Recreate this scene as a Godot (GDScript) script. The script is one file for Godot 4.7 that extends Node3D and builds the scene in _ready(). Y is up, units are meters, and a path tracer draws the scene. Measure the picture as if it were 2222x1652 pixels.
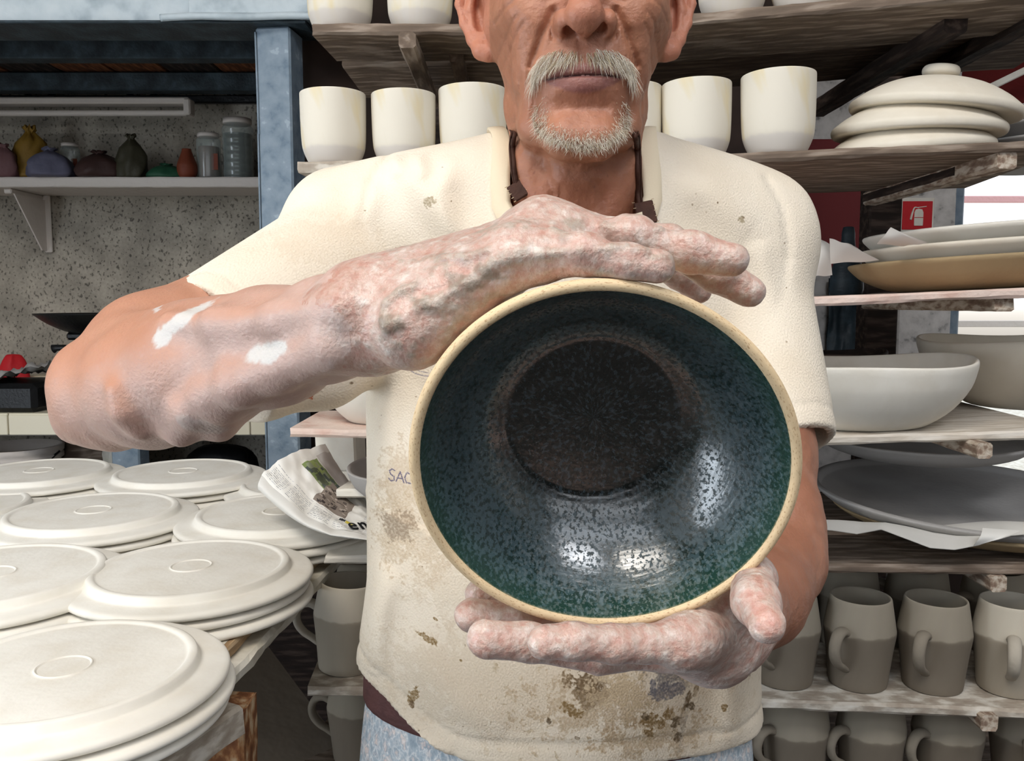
extends Node3D

const F := 1850.0
const PITCH := 0.0925
var CAM := Vector3(0, 1.32, 0)
var M := {}
var used := {}

# ---------------------------------------------------------------- helpers
func P(px: float, py: float, d: float) -> Vector3:
	var v := (826.0 - py) / F
	var c := cos(PITCH)
	var s := sin(PITCH)
	return CAM + Vector3((px - 1111.0) / F * d, v * d * c - d * s, -v * d * s - d * c)

func proj(p: Vector3) -> Vector2:
	var q := p - CAM
	var c := cos(PITCH)
	var s := sin(PITCH)
	var d := -q.y * s - q.z * c
	return Vector2(1111.0 + q.x / d * F, 826.0 - (q.y * c - q.z * s) / d * F)

func numbered(n: String) -> String:
	if not used.has(n):
		used[n] = 0
		return n
	used[n] += 1
	return "%s_%03d" % [n, used[n]]

func tag(o: Node, label := "", category := "", group := "", kind := ""):
	if label: o.set_meta("label", label)
	if category: o.set_meta("category", category)
	if group: o.set_meta("group", group)
	if kind: o.set_meta("kind", kind)
	return o

func thing(called: String, label: String, category: String, tr: Transform3D, group := "") -> Node3D:
	var o := Node3D.new()
	o.name = numbered(called)
	add_child(o, true)
	o.transform = tr
	tag(o, label, category, group)
	return o

func part(called: String, mesh: Mesh, mat: Material, parent: Node, tr := Transform3D()) -> MeshInstance3D:
	var o := MeshInstance3D.new()
	o.name = called
	o.mesh = mesh
	o.material_override = mat
	parent.add_child(o, true)
	o.transform = tr
	return o

func single(called: String, mesh: Mesh, mat: Material, tr: Transform3D, label := "", category := "", group := "", kind := "") -> MeshInstance3D:
	var o := MeshInstance3D.new()
	o.name = numbered(called)
	o.mesh = mesh
	o.material_override = mat
	add_child(o, true)
	o.transform = tr
	return tag(o, label, category, group, kind)

func at(p: Vector3, yaw := 0.0) -> Transform3D:
	return Transform3D(Basis(Vector3.UP, yaw), p)

func mesh_of(v: PackedVector3Array, idx: PackedInt32Array, n = null, uv = null, col = null) -> ArrayMesh:
	var a := []
	a.resize(Mesh.ARRAY_MAX)
	a[Mesh.ARRAY_VERTEX] = v
	a[Mesh.ARRAY_INDEX] = idx
	if n != null: a[Mesh.ARRAY_NORMAL] = n
	if uv != null: a[Mesh.ARRAY_TEX_UV] = uv
	if col != null: a[Mesh.ARRAY_COLOR] = col
	var m := ArrayMesh.new()
	m.add_surface_from_arrays(Mesh.PRIMITIVE_TRIANGLES, a)
	return m

func smooth_normals(v: PackedVector3Array, idx: PackedInt32Array) -> PackedVector3Array:
	var n := PackedVector3Array()
	n.resize(v.size())
	for i in range(0, idx.size(), 3):
		var a := idx[i]
		var b := idx[i + 1]
		var c := idx[i + 2]
		var fn := (v[c] - v[a]).cross(v[b] - v[a])
		n[a] += fn
		n[b] += fn
		n[c] += fn
	for i in n.size():
		n[i] = n[i].normalized()
	return n

# a box with chamfered edges, centred
func bevel_box(s: Vector3, b := 0.003) -> ArrayMesh:
	var h := s * 0.5
	b = minf(b, minf(h.x, minf(h.y, h.z)) * 0.9)
	var st := SurfaceTool.new()
	st.begin(Mesh.PRIMITIVE_TRIANGLES)
	st.set_smooth_group(-1)
	var pt := func(sx: int, sy: int, sz: int, ax: int) -> Vector3:
		return Vector3(sx * (h.x - (0.0 if ax == 0 else b)), sy * (h.y - (0.0 if ax == 1 else b)), sz * (h.z - (0.0 if ax == 2 else b)))
	var poly := func(ps: Array):
		var nn: Vector3 = (ps[2] - ps[0]).cross(ps[1] - ps[0])
		var mid := Vector3.ZERO
		for p in ps: mid += p
		if nn.dot(mid) < 0: ps.reverse()
		for k in range(1, ps.size() - 1):
			for p in [ps[0], ps[k], ps[k + 1]]:
				st.add_vertex(p)
	for sg in [-1, 1]:
		poly.call([pt.call(sg, -1, -1, 0), pt.call(sg, 1, -1, 0), pt.call(sg, 1, 1, 0), pt.call(sg, -1, 1, 0)])
		poly.call([pt.call(-1, sg, -1, 1), pt.call(1, sg, -1, 1), pt.call(1, sg, 1, 1), pt.call(-1, sg, 1, 1)])
		poly.call([pt.call(-1, -1, sg, 2), pt.call(1, -1, sg, 2), pt.call(1, 1, sg, 2), pt.call(-1, 1, sg, 2)])
		for sh in [-1, 1]:
			poly.call([pt.call(sg, sh, -1, 0), pt.call(sg, sh, 1, 0), pt.call(sg, sh, 1, 1), pt.call(sg, sh, -1, 1)])
			poly.call([pt.call(sg, -1, sh, 0), pt.call(sg, 1, sh, 0), pt.call(sg, 1, sh, 2), pt.call(sg, -1, sh, 2)])
			poly.call([pt.call(-1, sg, sh, 1), pt.call(1, sg, sh, 1), pt.call(1, sg, sh, 2), pt.call(-1, sg, sh, 2)])
			for si in [-1, 1]:
				poly.call([pt.call(sg, sh, si, 0), pt.call(sg, sh, si, 1), pt.call(sg, sh, si, 2)])
	st.generate_normals()
	return st.commit()

# a rough plank: a box whose long edges are a little uneven, with a dense enough cross-section to round the edges; long axis x
func plank(s: Vector3, seed_: int, rough := 0.0018, b := 0.003) -> ArrayMesh:
	var nz := FastNoiseLite.new()
	nz.seed = seed_
	nz.frequency = 14.0
	nz.fractal_octaves = 3
	var h := s * 0.5
	var ring := [Vector2(-h.y + b, h.z), Vector2(h.y - b, h.z), Vector2(h.y, h.z - b), Vector2(h.y, -h.z + b), Vector2(h.y - b, -h.z), Vector2(-h.y + b, -h.z), Vector2(-h.y, -h.z + b), Vector2(-h.y, h.z - b)]
	var n := clampi(int(s.x / 0.012), 6, 90)
	var st := SurfaceTool.new()
	st.begin(Mesh.PRIMITIVE_TRIANGLES)
	st.set_smooth_group(-1)
	var rows := []
	for i in n + 1:
		var x := -h.x + s.x * i / n
		var row := []
		for k in 8:
			var q: Vector2 = ring[k]
			var jit := Vector3(0, nz.get_noise_3d(x, k * 3.1, 1.7), nz.get_noise_3d(x, k * 3.1, 9.2)) * rough
			var xx := x
			if i == 0 or i == n:
				xx += nz.get_noise_2d(q.x * 4.0, q.y * 4.0 + i) * rough * 1.5 - signf(x) * 0.0005
			row.append(Vector3(xx, q.x, q.y) + jit)
		rows.append(row)
	for i in n:
		for k in 8:
			var k2 := (k + 1) % 8
			var a: Vector3 = rows[i][k]
			var b2: Vector3 = rows[i + 1][k]
			var c: Vector3 = rows[i + 1][k2]
			var d: Vector3 = rows[i][k2]
			for p in [a, c, b2, a, d, c]:
				st.add_vertex(p)
	for e in [0, n]:
		for k in range(1, 7):
			var tri := [rows[e][0], rows[e][k], rows[e][k + 1]]
			if e == n: tri.reverse()
			tri.reverse()
			for p in tri: st.add_vertex(p)
	st.generate_normals()
	return st.commit()

# a lathed shape from (radius, height) points, smoothed between points; «bend» may move each vertex
func lathe(prof: Array, segs := 48, bend = null, sub := 1) -> ArrayMesh:
	var pr := PackedVector2Array()
	if sub > 1:
		var c := Curve2D.new()
		for i in prof.size():
			var p: Vector2 = prof[i]
			var a: Vector2 = prof[maxi(i - 1, 0)]
			var b: Vector2 = prof[mini(i + 1, prof.size() - 1)]
			var t := (b - a).normalized()
			c.add_point(p, -t * p.distance_to(a) * 0.33, t * p.distance_to(b) * 0.33)
		for i in prof.size() - 1:
			for k in sub:
				pr.append(c.sample(i, float(k) / sub))
		pr.append(prof[-1])
	else:
		pr = PackedVector2Array(prof)
	var v := PackedVector3Array()
	var uv := PackedVector2Array()
	var idx := PackedInt32Array()
	var total := 0.0
	for i in range(1, pr.size()): total += pr[i].distance_to(pr[i - 1])
	var run := 0.0
	for i in pr.size():
		if i: run += pr[i].distance_to(pr[i - 1])
		for k in segs + 1:
			var ang := TAU * k / segs
			var p := Vector3(cos(ang) * pr[i].x, pr[i].y, sin(ang) * pr[i].x)
			if bend != null: p = bend.call(p, ang, pr[i])
			v.append(p)
			uv.append(Vector2(float(k) / segs, run / total))
	for i in pr.size() - 1:
		for k in segs:
			var a := i * (segs + 1) + k
			var b := a + segs + 1
			idx.append_array(PackedInt32Array([a, b, a + 1, a + 1, b, b + 1]))
	var n := smooth_normals(v, idx)
	for i in pr.size():
		var a := i * (segs + 1)
		var s := (n[a] + n[a + segs]).normalized()
		n[a] = s
		n[a + segs] = s
		if pr[i].x < 0.0006:
			var mean := Vector3.ZERO
			for k in segs: mean += n[a + k]
			for k in segs + 1: n[a + k] = mean.normalized()
	return mesh_of(v, idx, n, uv)

# a swept tube through points; radii may be one number, a list, or Vector2s for an oval section
func tube(pts: Array, rad, sides := 10, caps := true, up := Vector3.UP) -> ArrayMesh:
	var v := PackedVector3Array()
	var idx := PackedInt32Array()
	var prev := up
	var n := pts.size()
	for i in n:
		var t: Vector3 = (pts[mini(i + 1, n - 1)] - pts[maxi(i - 1, 0)]).normalized()
		var x: Vector3 = prev - t * prev.dot(t)
		if x.length() < 0.001: x = Vector3.RIGHT - t * t.x
		x = x.normalized()
		prev = x
		var y := t.cross(x)
		var r = rad[i] if rad is Array else rad
		var r2: Vector2 = r if r is Vector2 else Vector2(r, r)
		for k in sides:
			var a := TAU * k / sides
			v.append(pts[i] + x * cos(a) * r2.x + y * sin(a) * r2.y)
	for i in n - 1:
		for k in sides:
			var a := i * sides + k
			var b := i * sides + (k + 1) % sides
			idx.append_array(PackedInt32Array([a, b, a + sides, b, b + sides, a + sides]))
	if caps:
		for e in [0, n - 1]:
			var c := v.size()
			v.append(pts[e])
			for k in sides:
				var a: int = e * sides + k
				var b: int = e * sides + (k + 1) % sides
				idx.append_array(PackedInt32Array([c, b, a] if e == 0 else [c, a, b]))
	return mesh_of(v, idx, smooth_normals(v, idx))

func spline(pts: Array, per := 6) -> Array:
	var c := Curve3D.new()
	for i in pts.size():
		var t: Vector3 = (pts[mini(i + 1, pts.size() - 1)] - pts[maxi(i - 1, 0)]) / 6.0
		c.add_point(pts[i], -t, t)
	var out := []
	for i in pts.size() - 1:
		for k in per: out.append(c.sample(i, float(k) / per))
	out.append(pts[-1])
	return out

# a flat polygon (x, z) with thickness, top at y = 0
func slab(poly: PackedVector2Array, t: float) -> ArrayMesh:
	var st := SurfaceTool.new()
	st.begin(Mesh.PRIMITIVE_TRIANGLES)
	st.set_smooth_group(-1)
	var tri := Geometry2D.triangulate_polygon(poly)
	for y in [0.0, -t]:
		for i in range(0, tri.size(), 3):
			var q := [Vector3(poly[tri[i]].x, y, poly[tri[i]].y), Vector3(poly[tri[i + 1]].x, y, poly[tri[i + 1]].y), Vector3(poly[tri[i + 2]].x, y, poly[tri[i + 2]].y)]
			var up: bool = (q[2] - q[0]).cross(q[1] - q[0]).y > 0
			if up != (y == 0.0): q.reverse()
			for p in q: st.add_vertex(p)
	var cw := Geometry2D.is_polygon_clockwise(poly)
	for i in poly.size():
		var a := poly[i]
		var b := poly[(i + 1) % poly.size()]
		var q := [Vector3(a.x, 0, a.y), Vector3(b.x, 0, b.y), Vector3(b.x, -t, b.y), Vector3(a.x, 0, a.y), Vector3(b.x, -t, b.y), Vector3(a.x, -t, a.y)]
		if not cw: q.reverse()
		for p in q: st.add_vertex(p)
	st.generate_normals()
	return st.commit()

# a sheet z = f over a grid, given thickness on both sides by duplicating it
func sheet(nu: int, nv: int, fn: Callable, thick := 0.0004) -> ArrayMesh:
	var v := PackedVector3Array()
	var uv := PackedVector2Array()
	var idx := PackedInt32Array()
	for j in nv + 1:
		for i in nu + 1:
			v.append(fn.call(float(i) / nu, float(j) / nv))
			uv.append(Vector2(float(i) / nu, float(j) / nv))
	for j in nv:
		for i in nu:
			var a := j * (nu + 1) + i
			idx.append_array(PackedInt32Array([a, a + 1, a + nu + 1, a + 1, a + nu + 2, a + nu + 1]))
	var n := smooth_normals(v, idx)
	var c := v.size()
	var nidx := idx.duplicate()
	for i in c:
		v.append(v[i] - n[i] * thick)
		uv.append(uv[i])
		n.append(-n[i])
	for i in range(0, nidx.size(), 3):
		idx.append_array(PackedInt32Array([nidx[i] + c, nidx[i + 2] + c, nidx[i + 1] + c]))
	return mesh_of(v, idx, n, uv)

# ---------------------------------------------------------------- materials
func grad(stops: Array) -> Gradient:
	var g := Gradient.new()
	var o := PackedFloat32Array()
	var c := PackedColorArray()
	for s in stops:
		o.append(s[0])
		c.append(s[1])
	g.offsets = o
	g.colors = c
	return g

func noise(freq: float, oct := 4, seed_ := 1, type := FastNoiseLite.TYPE_SIMPLEX_SMOOTH) -> FastNoiseLite:
	var n := FastNoiseLite.new()
	n.noise_type = type
	n.frequency = freq
	n.fractal_octaves = oct
	n.seed = seed_
	return n

func ntex(freq: float, oct: int, stops: Array, size := 512, seed_ := 1, type := FastNoiseLite.TYPE_SIMPLEX_SMOOTH) -> NoiseTexture2D:
	var t := NoiseTexture2D.new()
	t.width = size
	t.height = size
	t.seamless = true
	t.noise = noise(freq, oct, seed_, type)
	if stops: t.color_ramp = grad(stops)
	return t

func nnorm(freq: float, oct: int, strength: float, size := 512, seed_ := 5, type := FastNoiseLite.TYPE_SIMPLEX_SMOOTH) -> NoiseTexture2D:
	var t := ntex(freq, oct, [], size, seed_, type)
	t.as_normal_map = true
	t.bump_strength = strength
	return t

func g8(v: int) -> Color:
	return Color8(v, v, v)

func mat(color: Color, rough := 0.8, tex: Texture2D = null, norm: Texture2D = null, nscale := 0.5, scale := Vector3.ONE, world := false) -> StandardMaterial3D:
	var m := StandardMaterial3D.new()
	m.albedo_color = color
	m.roughness = rough
	m.metallic_specular = 0.4
	m.uv1_triplanar = true
	m.uv1_world_triplanar = world
	m.uv1_scale = scale
	if tex: m.albedo_texture = tex
	if norm:
		m.normal_enabled = true
		m.normal_texture = norm
		m.normal_scale = nscale
	return m

func wood(a: Color, b: Color, c: Color, seed_: int, scale := Vector3(1.6, 11, 9)) -> StandardMaterial3D:
	var t := ntex(0.012, 5, [[0.0, a], [0.42, a.lerp(b, 0.5)], [0.55, b], [0.7, b.lerp(c, 0.6)], [1.0, c]], 512, seed_)
	return mat(Color.WHITE, 0.85, t, M.n_grain, 0.5, scale)

func image_tex(w: int, h: int, fn: Callable) -> ImageTexture:
	var data := PackedByteArray()
	data.resize(w * h * 3)
	var at_ := 0
	for y in h:
		for x in w:
			var c: Color = fn.call(x, y)
			data[at_] = clampi(int(c.r * 255.0), 0, 255)
			data[at_ + 1] = clampi(int(c.g * 255.0), 0, 255)
			data[at_ + 2] = clampi(int(c.b * 255.0), 0, 255)
			at_ += 3
	return ImageTexture.create_from_image(Image.create_from_data(w, h, false, Image.FORMAT_RGB8, data))

func make_materials():
	M.n_grain = nnorm(0.02, 4, 5.0, 512, 11)
	M.n_fine = nnorm(0.05, 4, 4.0, 512, 12)
	M.n_lump = nnorm(0.012, 4, 6.0, 512, 13)
	var clay_t := ntex(0.008, 5, [[0.0, Color8(232, 226, 214)], [0.5, Color8(242, 238, 229)], [1.0, Color8(248, 245, 238)]], 512, 21)
	M.bisque = mat(Color8(236, 231, 222), 0.75, clay_t, M.n_fine, 0.12, Vector3(4, 4, 4))
	var white_t := ntex(0.008, 5, [[0.0, Color8(244, 240, 232)], [0.5, Color8(250, 248, 243)], [1.0, Color8(255, 254, 250)]], 512, 27)
	M.plate = mat(Color8(244, 242, 237), 0.72, white_t, M.n_fine, 0.1, Vector3(4, 4, 4))
	M.bisque_white = mat(Color8(240, 239, 236), 0.72, clay_t, M.n_fine, 0.12, Vector3(4, 4, 4))
	M.cup = mat(Color8(226, 220, 206), 0.8, ntex(0.006, 3, [[0.0, Color8(240, 226, 190)], [0.45, Color8(246, 243, 234)], [1.0, Color8(250, 250, 248)]], 256, 22), M.n_fine, 0.12, Vector3(5, 5, 5))
	M.raw = mat(Color8(146, 136, 121), 0.88, ntex(0.01, 4, [[0.0, g8(215)], [0.5, g8(238)], [1.0, g8(255)]], 256, 23), M.n_fine, 0.25, Vector3(5, 5, 5))
	M.raw_light = mat(Color8(186, 177, 162), 0.85, ntex(0.01, 4, [[0.0, g8(220)], [0.5, g8(240)], [1.0, g8(255)]], 256, 24), M.n_fine, 0.2, Vector3(5, 5, 5))
	M.tan_clay = mat(Color8(176, 158, 126), 0.85, ntex(0.01, 4, [[0.0, Color8(222, 214, 206)], [1.0, Color8(255, 250, 240)]], 256, 25), M.n_fine, 0.2, Vector3(3, 3, 3))
	M.grey_clay = mat(Color8(172, 169, 166), 0.85, ntex(0.008, 4, [[0.0, g8(225)], [1.0, g8(255)]], 256, 26), M.n_fine, 0.15, Vector3(3, 3, 3))
	M.wood_grey = wood(Color8(100, 86, 74), Color8(126, 110, 96), Color8(164, 150, 136), 31)
	M.wood_pale = wood(Color8(190, 178, 162), Color8(214, 205, 192), Color8(228, 221, 210), 40)
	M.wood_brown = wood(Color8(78, 62, 50), Color8(100, 82, 68), Color8(130, 112, 96), 32)
	M.wood_dusty = wood(Color8(150, 136, 121), Color8(196, 187, 173), Color8(220, 214, 203), 33, Vector3(4, 9, 7))
	M.wood_tan = wood(Color8(128, 100, 70), Color8(182, 156, 122), Color8(208, 190, 164), 34)
	M.wood_dark = wood(Color8(36, 28, 24), Color8(54, 42, 36), Color8(84, 70, 62), 35)
	M.wood_block = wood(Color8(108, 84, 70), Color8(176, 160, 142), Color8(208, 198, 184), 36, Vector3(5, 14, 14))
	M.kiln_shelf = mat(Color8(232, 218, 210), 0.9, ntex(0.012, 4, [[0.0, Color8(226, 196, 186)], [0.4, Color8(244, 232, 226)], [1.0, Color8(252, 248, 244)]], 256, 37), M.n_fine, 0.4, Vector3(5, 5, 5))
	M.plaster = mat(Color8(222, 218, 208), 0.9, ntex(0.012, 4, [[0.0, Color8(200, 194, 180)], [0.5, Color8(240, 238, 232)], [1.0, g8(255)]], 256, 38), M.n_lump, 0.6, Vector3(5, 5, 5))
	M.leg_wood = wood(Color8(96, 52, 30), Color8(164, 118, 78), Color8(206, 186, 156), 39, Vector3(5, 9, 9))
	M.blue_lit = mat(Color8(206, 216, 221), 0.45, ntex(0.014, 5, [[0.0, Color8(190, 198, 204)], [0.5, Color8(236, 240, 242)], [1.0, Color8(255, 255, 255)]], 256, 49), M.n_fine, 0.25, Vector3(3, 3, 3))  # the post's blue, lightened to stand in for strong light on the beam
	M.blue = mat(Color8(156, 170, 182), 0.45, ntex(0.014, 5, [[0.0, Color8(160, 174, 186)], [0.3, Color8(200, 208, 214)], [0.55, Color8(214, 220, 224)], [0.78, Color8(222, 226, 230)], [0.84, Color8(255, 255, 255)]], 512, 41), M.n_fine, 0.25, Vector3(3, 3, 3))
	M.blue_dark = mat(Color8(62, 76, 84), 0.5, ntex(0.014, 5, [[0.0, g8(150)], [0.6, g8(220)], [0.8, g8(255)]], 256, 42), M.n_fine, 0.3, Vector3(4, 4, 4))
	M.rust_board = wood(Color8(78, 44, 24), Color8(112, 66, 38), Color8(140, 92, 58), 43)
	M.white_paint = mat(Color8(206, 198, 190), 0.6, null, M.n_fine, 0.2)
	M.black = mat(Color8(24, 25, 27), 0.4, ntex(0.03, 4, [[0.0, g8(180)], [1.0, g8(255)]], 256, 44), M.n_fine, 0.3, Vector3(4, 4, 4))
	M.tile = mat(Color8(222, 214, 190), 0.35, null, M.n_fine, 0.05)
	M.paper = mat(Color8(236, 234, 228), 0.85, ntex(0.02, 3, [[0.0, g8(226)], [1.0, g8(255)]], 256, 45), null)
	M.dark_wall = mat(Color8(58, 44, 38), 0.9, ntex(0.01, 4, [[0.0, g8(150)], [1.0, g8(255)]], 256, 46), M.n_lump, 0.4, Vector3(1.5, 1.5, 1.5))
	M.concrete_floor = mat(Color8(72, 67, 63), 0.85, ntex(0.01, 5, [[0.0, g8(170)], [1.0, g8(255)]], 256, 47), M.n_lump, 0.4)
	M.white_wall = mat(Color8(214, 210, 206), 0.9, ntex(0.015, 5, [[0.0, g8(130)], [0.25, g8(225)], [0.6, g8(245)], [1.0, g8(255)]], 512, 48), M.n_lump, 0.7, Vector3(2.5, 2.5, 2.5))
	var na := noise(0.13, 3, 51)
	var nb := noise(0.012, 4, 52)
	var nc := noise(0.16, 2, 53)
	var wall_t := image_tex(900, 900, func(x, y):
		var base := 0.78 + nb.get_noise_2d(x, y) * 0.16 + nc.get_noise_2d(x, y) * 0.05
		var sp := na.get_noise_2d(x * 1.3, y * 0.9) + 0.25 * nc.get_noise_2d(x, y) + 0.12 * nb.get_noise_2d(y, x)
		if sp > 0.34: base -= minf((sp - 0.34) * 2.6, 0.30)
		return Color(base, base * 0.985, base * 0.945))
	M.wall = mat(Color8(200, 194, 186), 0.92, wall_t, M.n_lump, 0.5, Vector3(0.55, 0.55, 0.55), true)
	for k in ["red_bag:150,40,38", "yellow_bag:196,150,52", "pink_bag:168,120,122", "lilac_bag:140,140,168", "brown_bag:92,62,56", "olive_bag:84,80,58", "green_bag:52,120,84", "orange_pot:172,82,50", "red:196,32,40", "skin_pink:250,196,196"]:
		var kv := (k as String).split(":")
		var c := kv[1].split(",")
		M[kv[0]] = mat(Color8(int(c[0]), int(c[1]), int(c[2])).darkened(0.35 if "bag" in kv[0] or "pot" in kv[0] else 0.0), 0.6, null, M.n_lump, 0.6, Vector3(6, 6, 6))  # bag and pot colours darkened, standing in for shade under the mezzanine
	M.card = mat(Color8(150, 138, 124), 0.9, ntex(0.006, 3, [[0.0, g8(226)], [1.0, g8(255)]], 256, 50), M.n_fine, 0.2)
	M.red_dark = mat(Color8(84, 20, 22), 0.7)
	var nq := noise(0.03, 3, 61)
	# cups: cream with faint yellow scorch and a greyer trimmed foot; mugs: paler above the shoulder, top light put into the colour
	M.cup_body = StandardMaterial3D.new()
	M.cup_body.roughness = 0.8
	M.cup_body.albedo_texture = image_tex(256, 256, func(x, y):
		var v: float = y / 256.0
		var k := nq.get_noise_2d(cos(x * TAU / 256.0) * 40.0, sin(x * TAU / 256.0) * 40.0 + y * 0.3)
		var c := Color8(221, 214, 199).lerp(Color8(218, 202, 162), clampf(k * 1.8, 0.0, 0.75))
		if v < 0.5: c = c.lerp(Color8(204, 197, 189), smoothstep(0.225, 0.205, v + 0.012 * k) * 0.8)
		return c)
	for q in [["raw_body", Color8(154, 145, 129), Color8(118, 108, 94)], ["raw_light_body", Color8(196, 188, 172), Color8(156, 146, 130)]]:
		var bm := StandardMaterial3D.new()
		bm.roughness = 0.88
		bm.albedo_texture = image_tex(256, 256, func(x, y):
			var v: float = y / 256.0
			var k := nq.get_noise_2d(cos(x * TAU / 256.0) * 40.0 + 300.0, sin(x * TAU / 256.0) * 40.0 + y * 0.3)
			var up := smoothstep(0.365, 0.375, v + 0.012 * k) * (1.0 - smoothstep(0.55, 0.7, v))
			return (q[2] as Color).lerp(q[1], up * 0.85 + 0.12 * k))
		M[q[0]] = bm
	M.jar = StandardMaterial3D.new()
	M.jar.albedo_color = Color(0.75, 0.8, 0.78, 0.28)
	M.jar.transparency = BaseMaterial3D.TRANSPARENCY_ALPHA
	M.jar.roughness = 0.15
	M.brown_fill = mat(Color8(96, 64, 52), 0.8)

func clear_mat(c: Color, rough := 0.1) -> StandardMaterial3D:
	var m := StandardMaterial3D.new()
	m.albedo_color = c
	m.transparency = BaseMaterial3D.TRANSPARENCY_ALPHA
	m.roughness = rough
	return m

# ---------------------------------------------------------------- boards
func board(called: String, label: String, p0: Vector3, p1: Vector3, t: float, depth: float, m: Material, seed_: int, category := "shelf board", group := "") -> Dictionary:
	var e := (p1 - p0).normalized()
	var back := Vector3.UP.cross(e).normalized() * -1.0
	if back.z > 0: back = -back
	var n := back.cross(e).normalized() * -1.0
	if n.y < 0: n = -n
	var L := p0.distance_to(p1)
	var b := Basis(e, n, -back)
	var c := (p0 + p1) * 0.5 + back * depth * 0.5
	var tr := Transform3D(b, c)
	var me := plank(Vector3(L, t, depth), seed_)
	var o := single(called, me, m, tr.translated_local(Vector3(0, -t * 0.5, 0)), label, category, group)
	return {"p0": p0, "e": e, "n": n, "back": back, "L": L, "basis": b, "node": o}

# the place on a board's top, seen at column px, «inset» behind its front edge
func on(b: Dictionary, px: float, inset: float, yaw := 0.0, lift := 0.0) -> Transform3D:
	var lo := -0.6
	var hi: float = b.L + 0.6
	for i in 30:
		var mid := (lo + hi) * 0.5
		var q: Vector3 = b.p0 + b.e * mid + b.back * inset
		if proj(q).x < px: lo = mid
		else: hi = mid
	var p: Vector3 = b.p0 + b.e * lo + b.back * inset + b.n * (lift + 0.0004)
	return Transform3D(b.basis * Basis(Vector3.UP, yaw), p)

# ---------------------------------------------------------------- ceramics
func cup_mesh(s := 1.0) -> ArrayMesh:
	return lathe([Vector2(0, 0), Vector2(0.029, 0), Vector2(0.0325, 0.0015), Vector2(0.0365, 0.008), Vector2(0.0412, 0.019), Vector2(0.0432, 0.028), Vector2(0.0444, 0.05), Vector2(0.045, 0.096), Vector2(0.0443, 0.0982), Vector2(0.0425, 0.0978), Vector2(0.0412, 0.094), Vector2(0.0405, 0.03), Vector2(0.034, 0.012), Vector2(0, 0.008)].map(func(p): return p * s), 64, null, 4)

func mug_bodies() -> Array:
	var prof := [Vector2(0, 0), Vector2(0.034, 0), Vector2(0.0368, 0.0015), Vector2(0.039, 0.02), Vector2(0.0425, 0.05), Vector2(0.0453, 0.07), Vector2(0.0457, 0.0745), Vector2(0.0450, 0.079), Vector2(0.0425, 0.095), Vector2(0.0395, 0.113), Vector2(0.0386, 0.1175), Vector2(0.0372, 0.119), Vector2(0.0355, 0.1172), Vector2(0.0372, 0.104), Vector2(0.0412, 0.078), Vector2(0.037, 0.03), Vector2(0.032, 0.01), Vector2(0, 0.007)]
	return [lathe(prof, 56, null, 3)]

func handle_mesh() -> ArrayMesh:
	# a strap handle in the x-y plane, joined to the body on its +x side
	var pts := spline([Vector3(0.0415, 0.079, 0), Vector3(0.052, 0.0835, 0), Vector3(0.0635, 0.080, 0), Vector3(0.0705, 0.068, 0), Vector3(0.069, 0.054, 0), Vector3(0.0605, 0.043, 0), Vector3(0.049, 0.036, 0), Vector3(0.0385, 0.029, 0)], 4)
	var rad := []
	for i in pts.size():
		var u := float(i) / (pts.size() - 1)
		rad.append(Vector2(lerpf(0.0062, 0.0042, u), lerpf(0.0085, 0.0066, u)))
	return tube(pts, rad, 12, true, Vector3(0, 1, 0))

func plate_parts() -> ArrayMesh:
	# an upside-down plate: foot ring around a flat back with a small thrown ring in its centre
	var R := 0.14
	return lathe([Vector2(0, 0.0142), Vector2(0.0205, 0.0142), Vector2(0.0212, 0.0142), Vector2(0.0222, 0.0153), Vector2(0.0234, 0.0153), Vector2(0.0243, 0.0142), Vector2(0.028, 0.0141), Vector2(0.06, 0.0139), Vector2(0.1, 0.0135), Vector2(0.1025, 0.0137), Vector2(0.1048, 0.0154), Vector2(0.1085, 0.0156), Vector2(0.1118, 0.0142), Vector2(0.1142, 0.0082), Vector2(0.1165, 0.0066), Vector2(0.12, 0.0062), Vector2(0.133, 0.005), Vector2(0.1378, 0.0038), Vector2(R, 0.001), Vector2(0.1395, -0.0022), Vector2(0.1365, -0.0036), Vector2(0.13, -0.0028), Vector2(0.112, 0.0015), Vector2(0.105, 0.006), Vector2(0.09, 0.0085), Vector2(0, 0.0085)], 96, null, 2)

func mug(label: String, tr: Transform3D, m: Material, group: String, category := "mug"):
	var o := thing("mug", label, category, tr, group)
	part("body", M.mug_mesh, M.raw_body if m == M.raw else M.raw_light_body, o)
	part("handle", M.handle_mesh, m, o)
	return o

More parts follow.
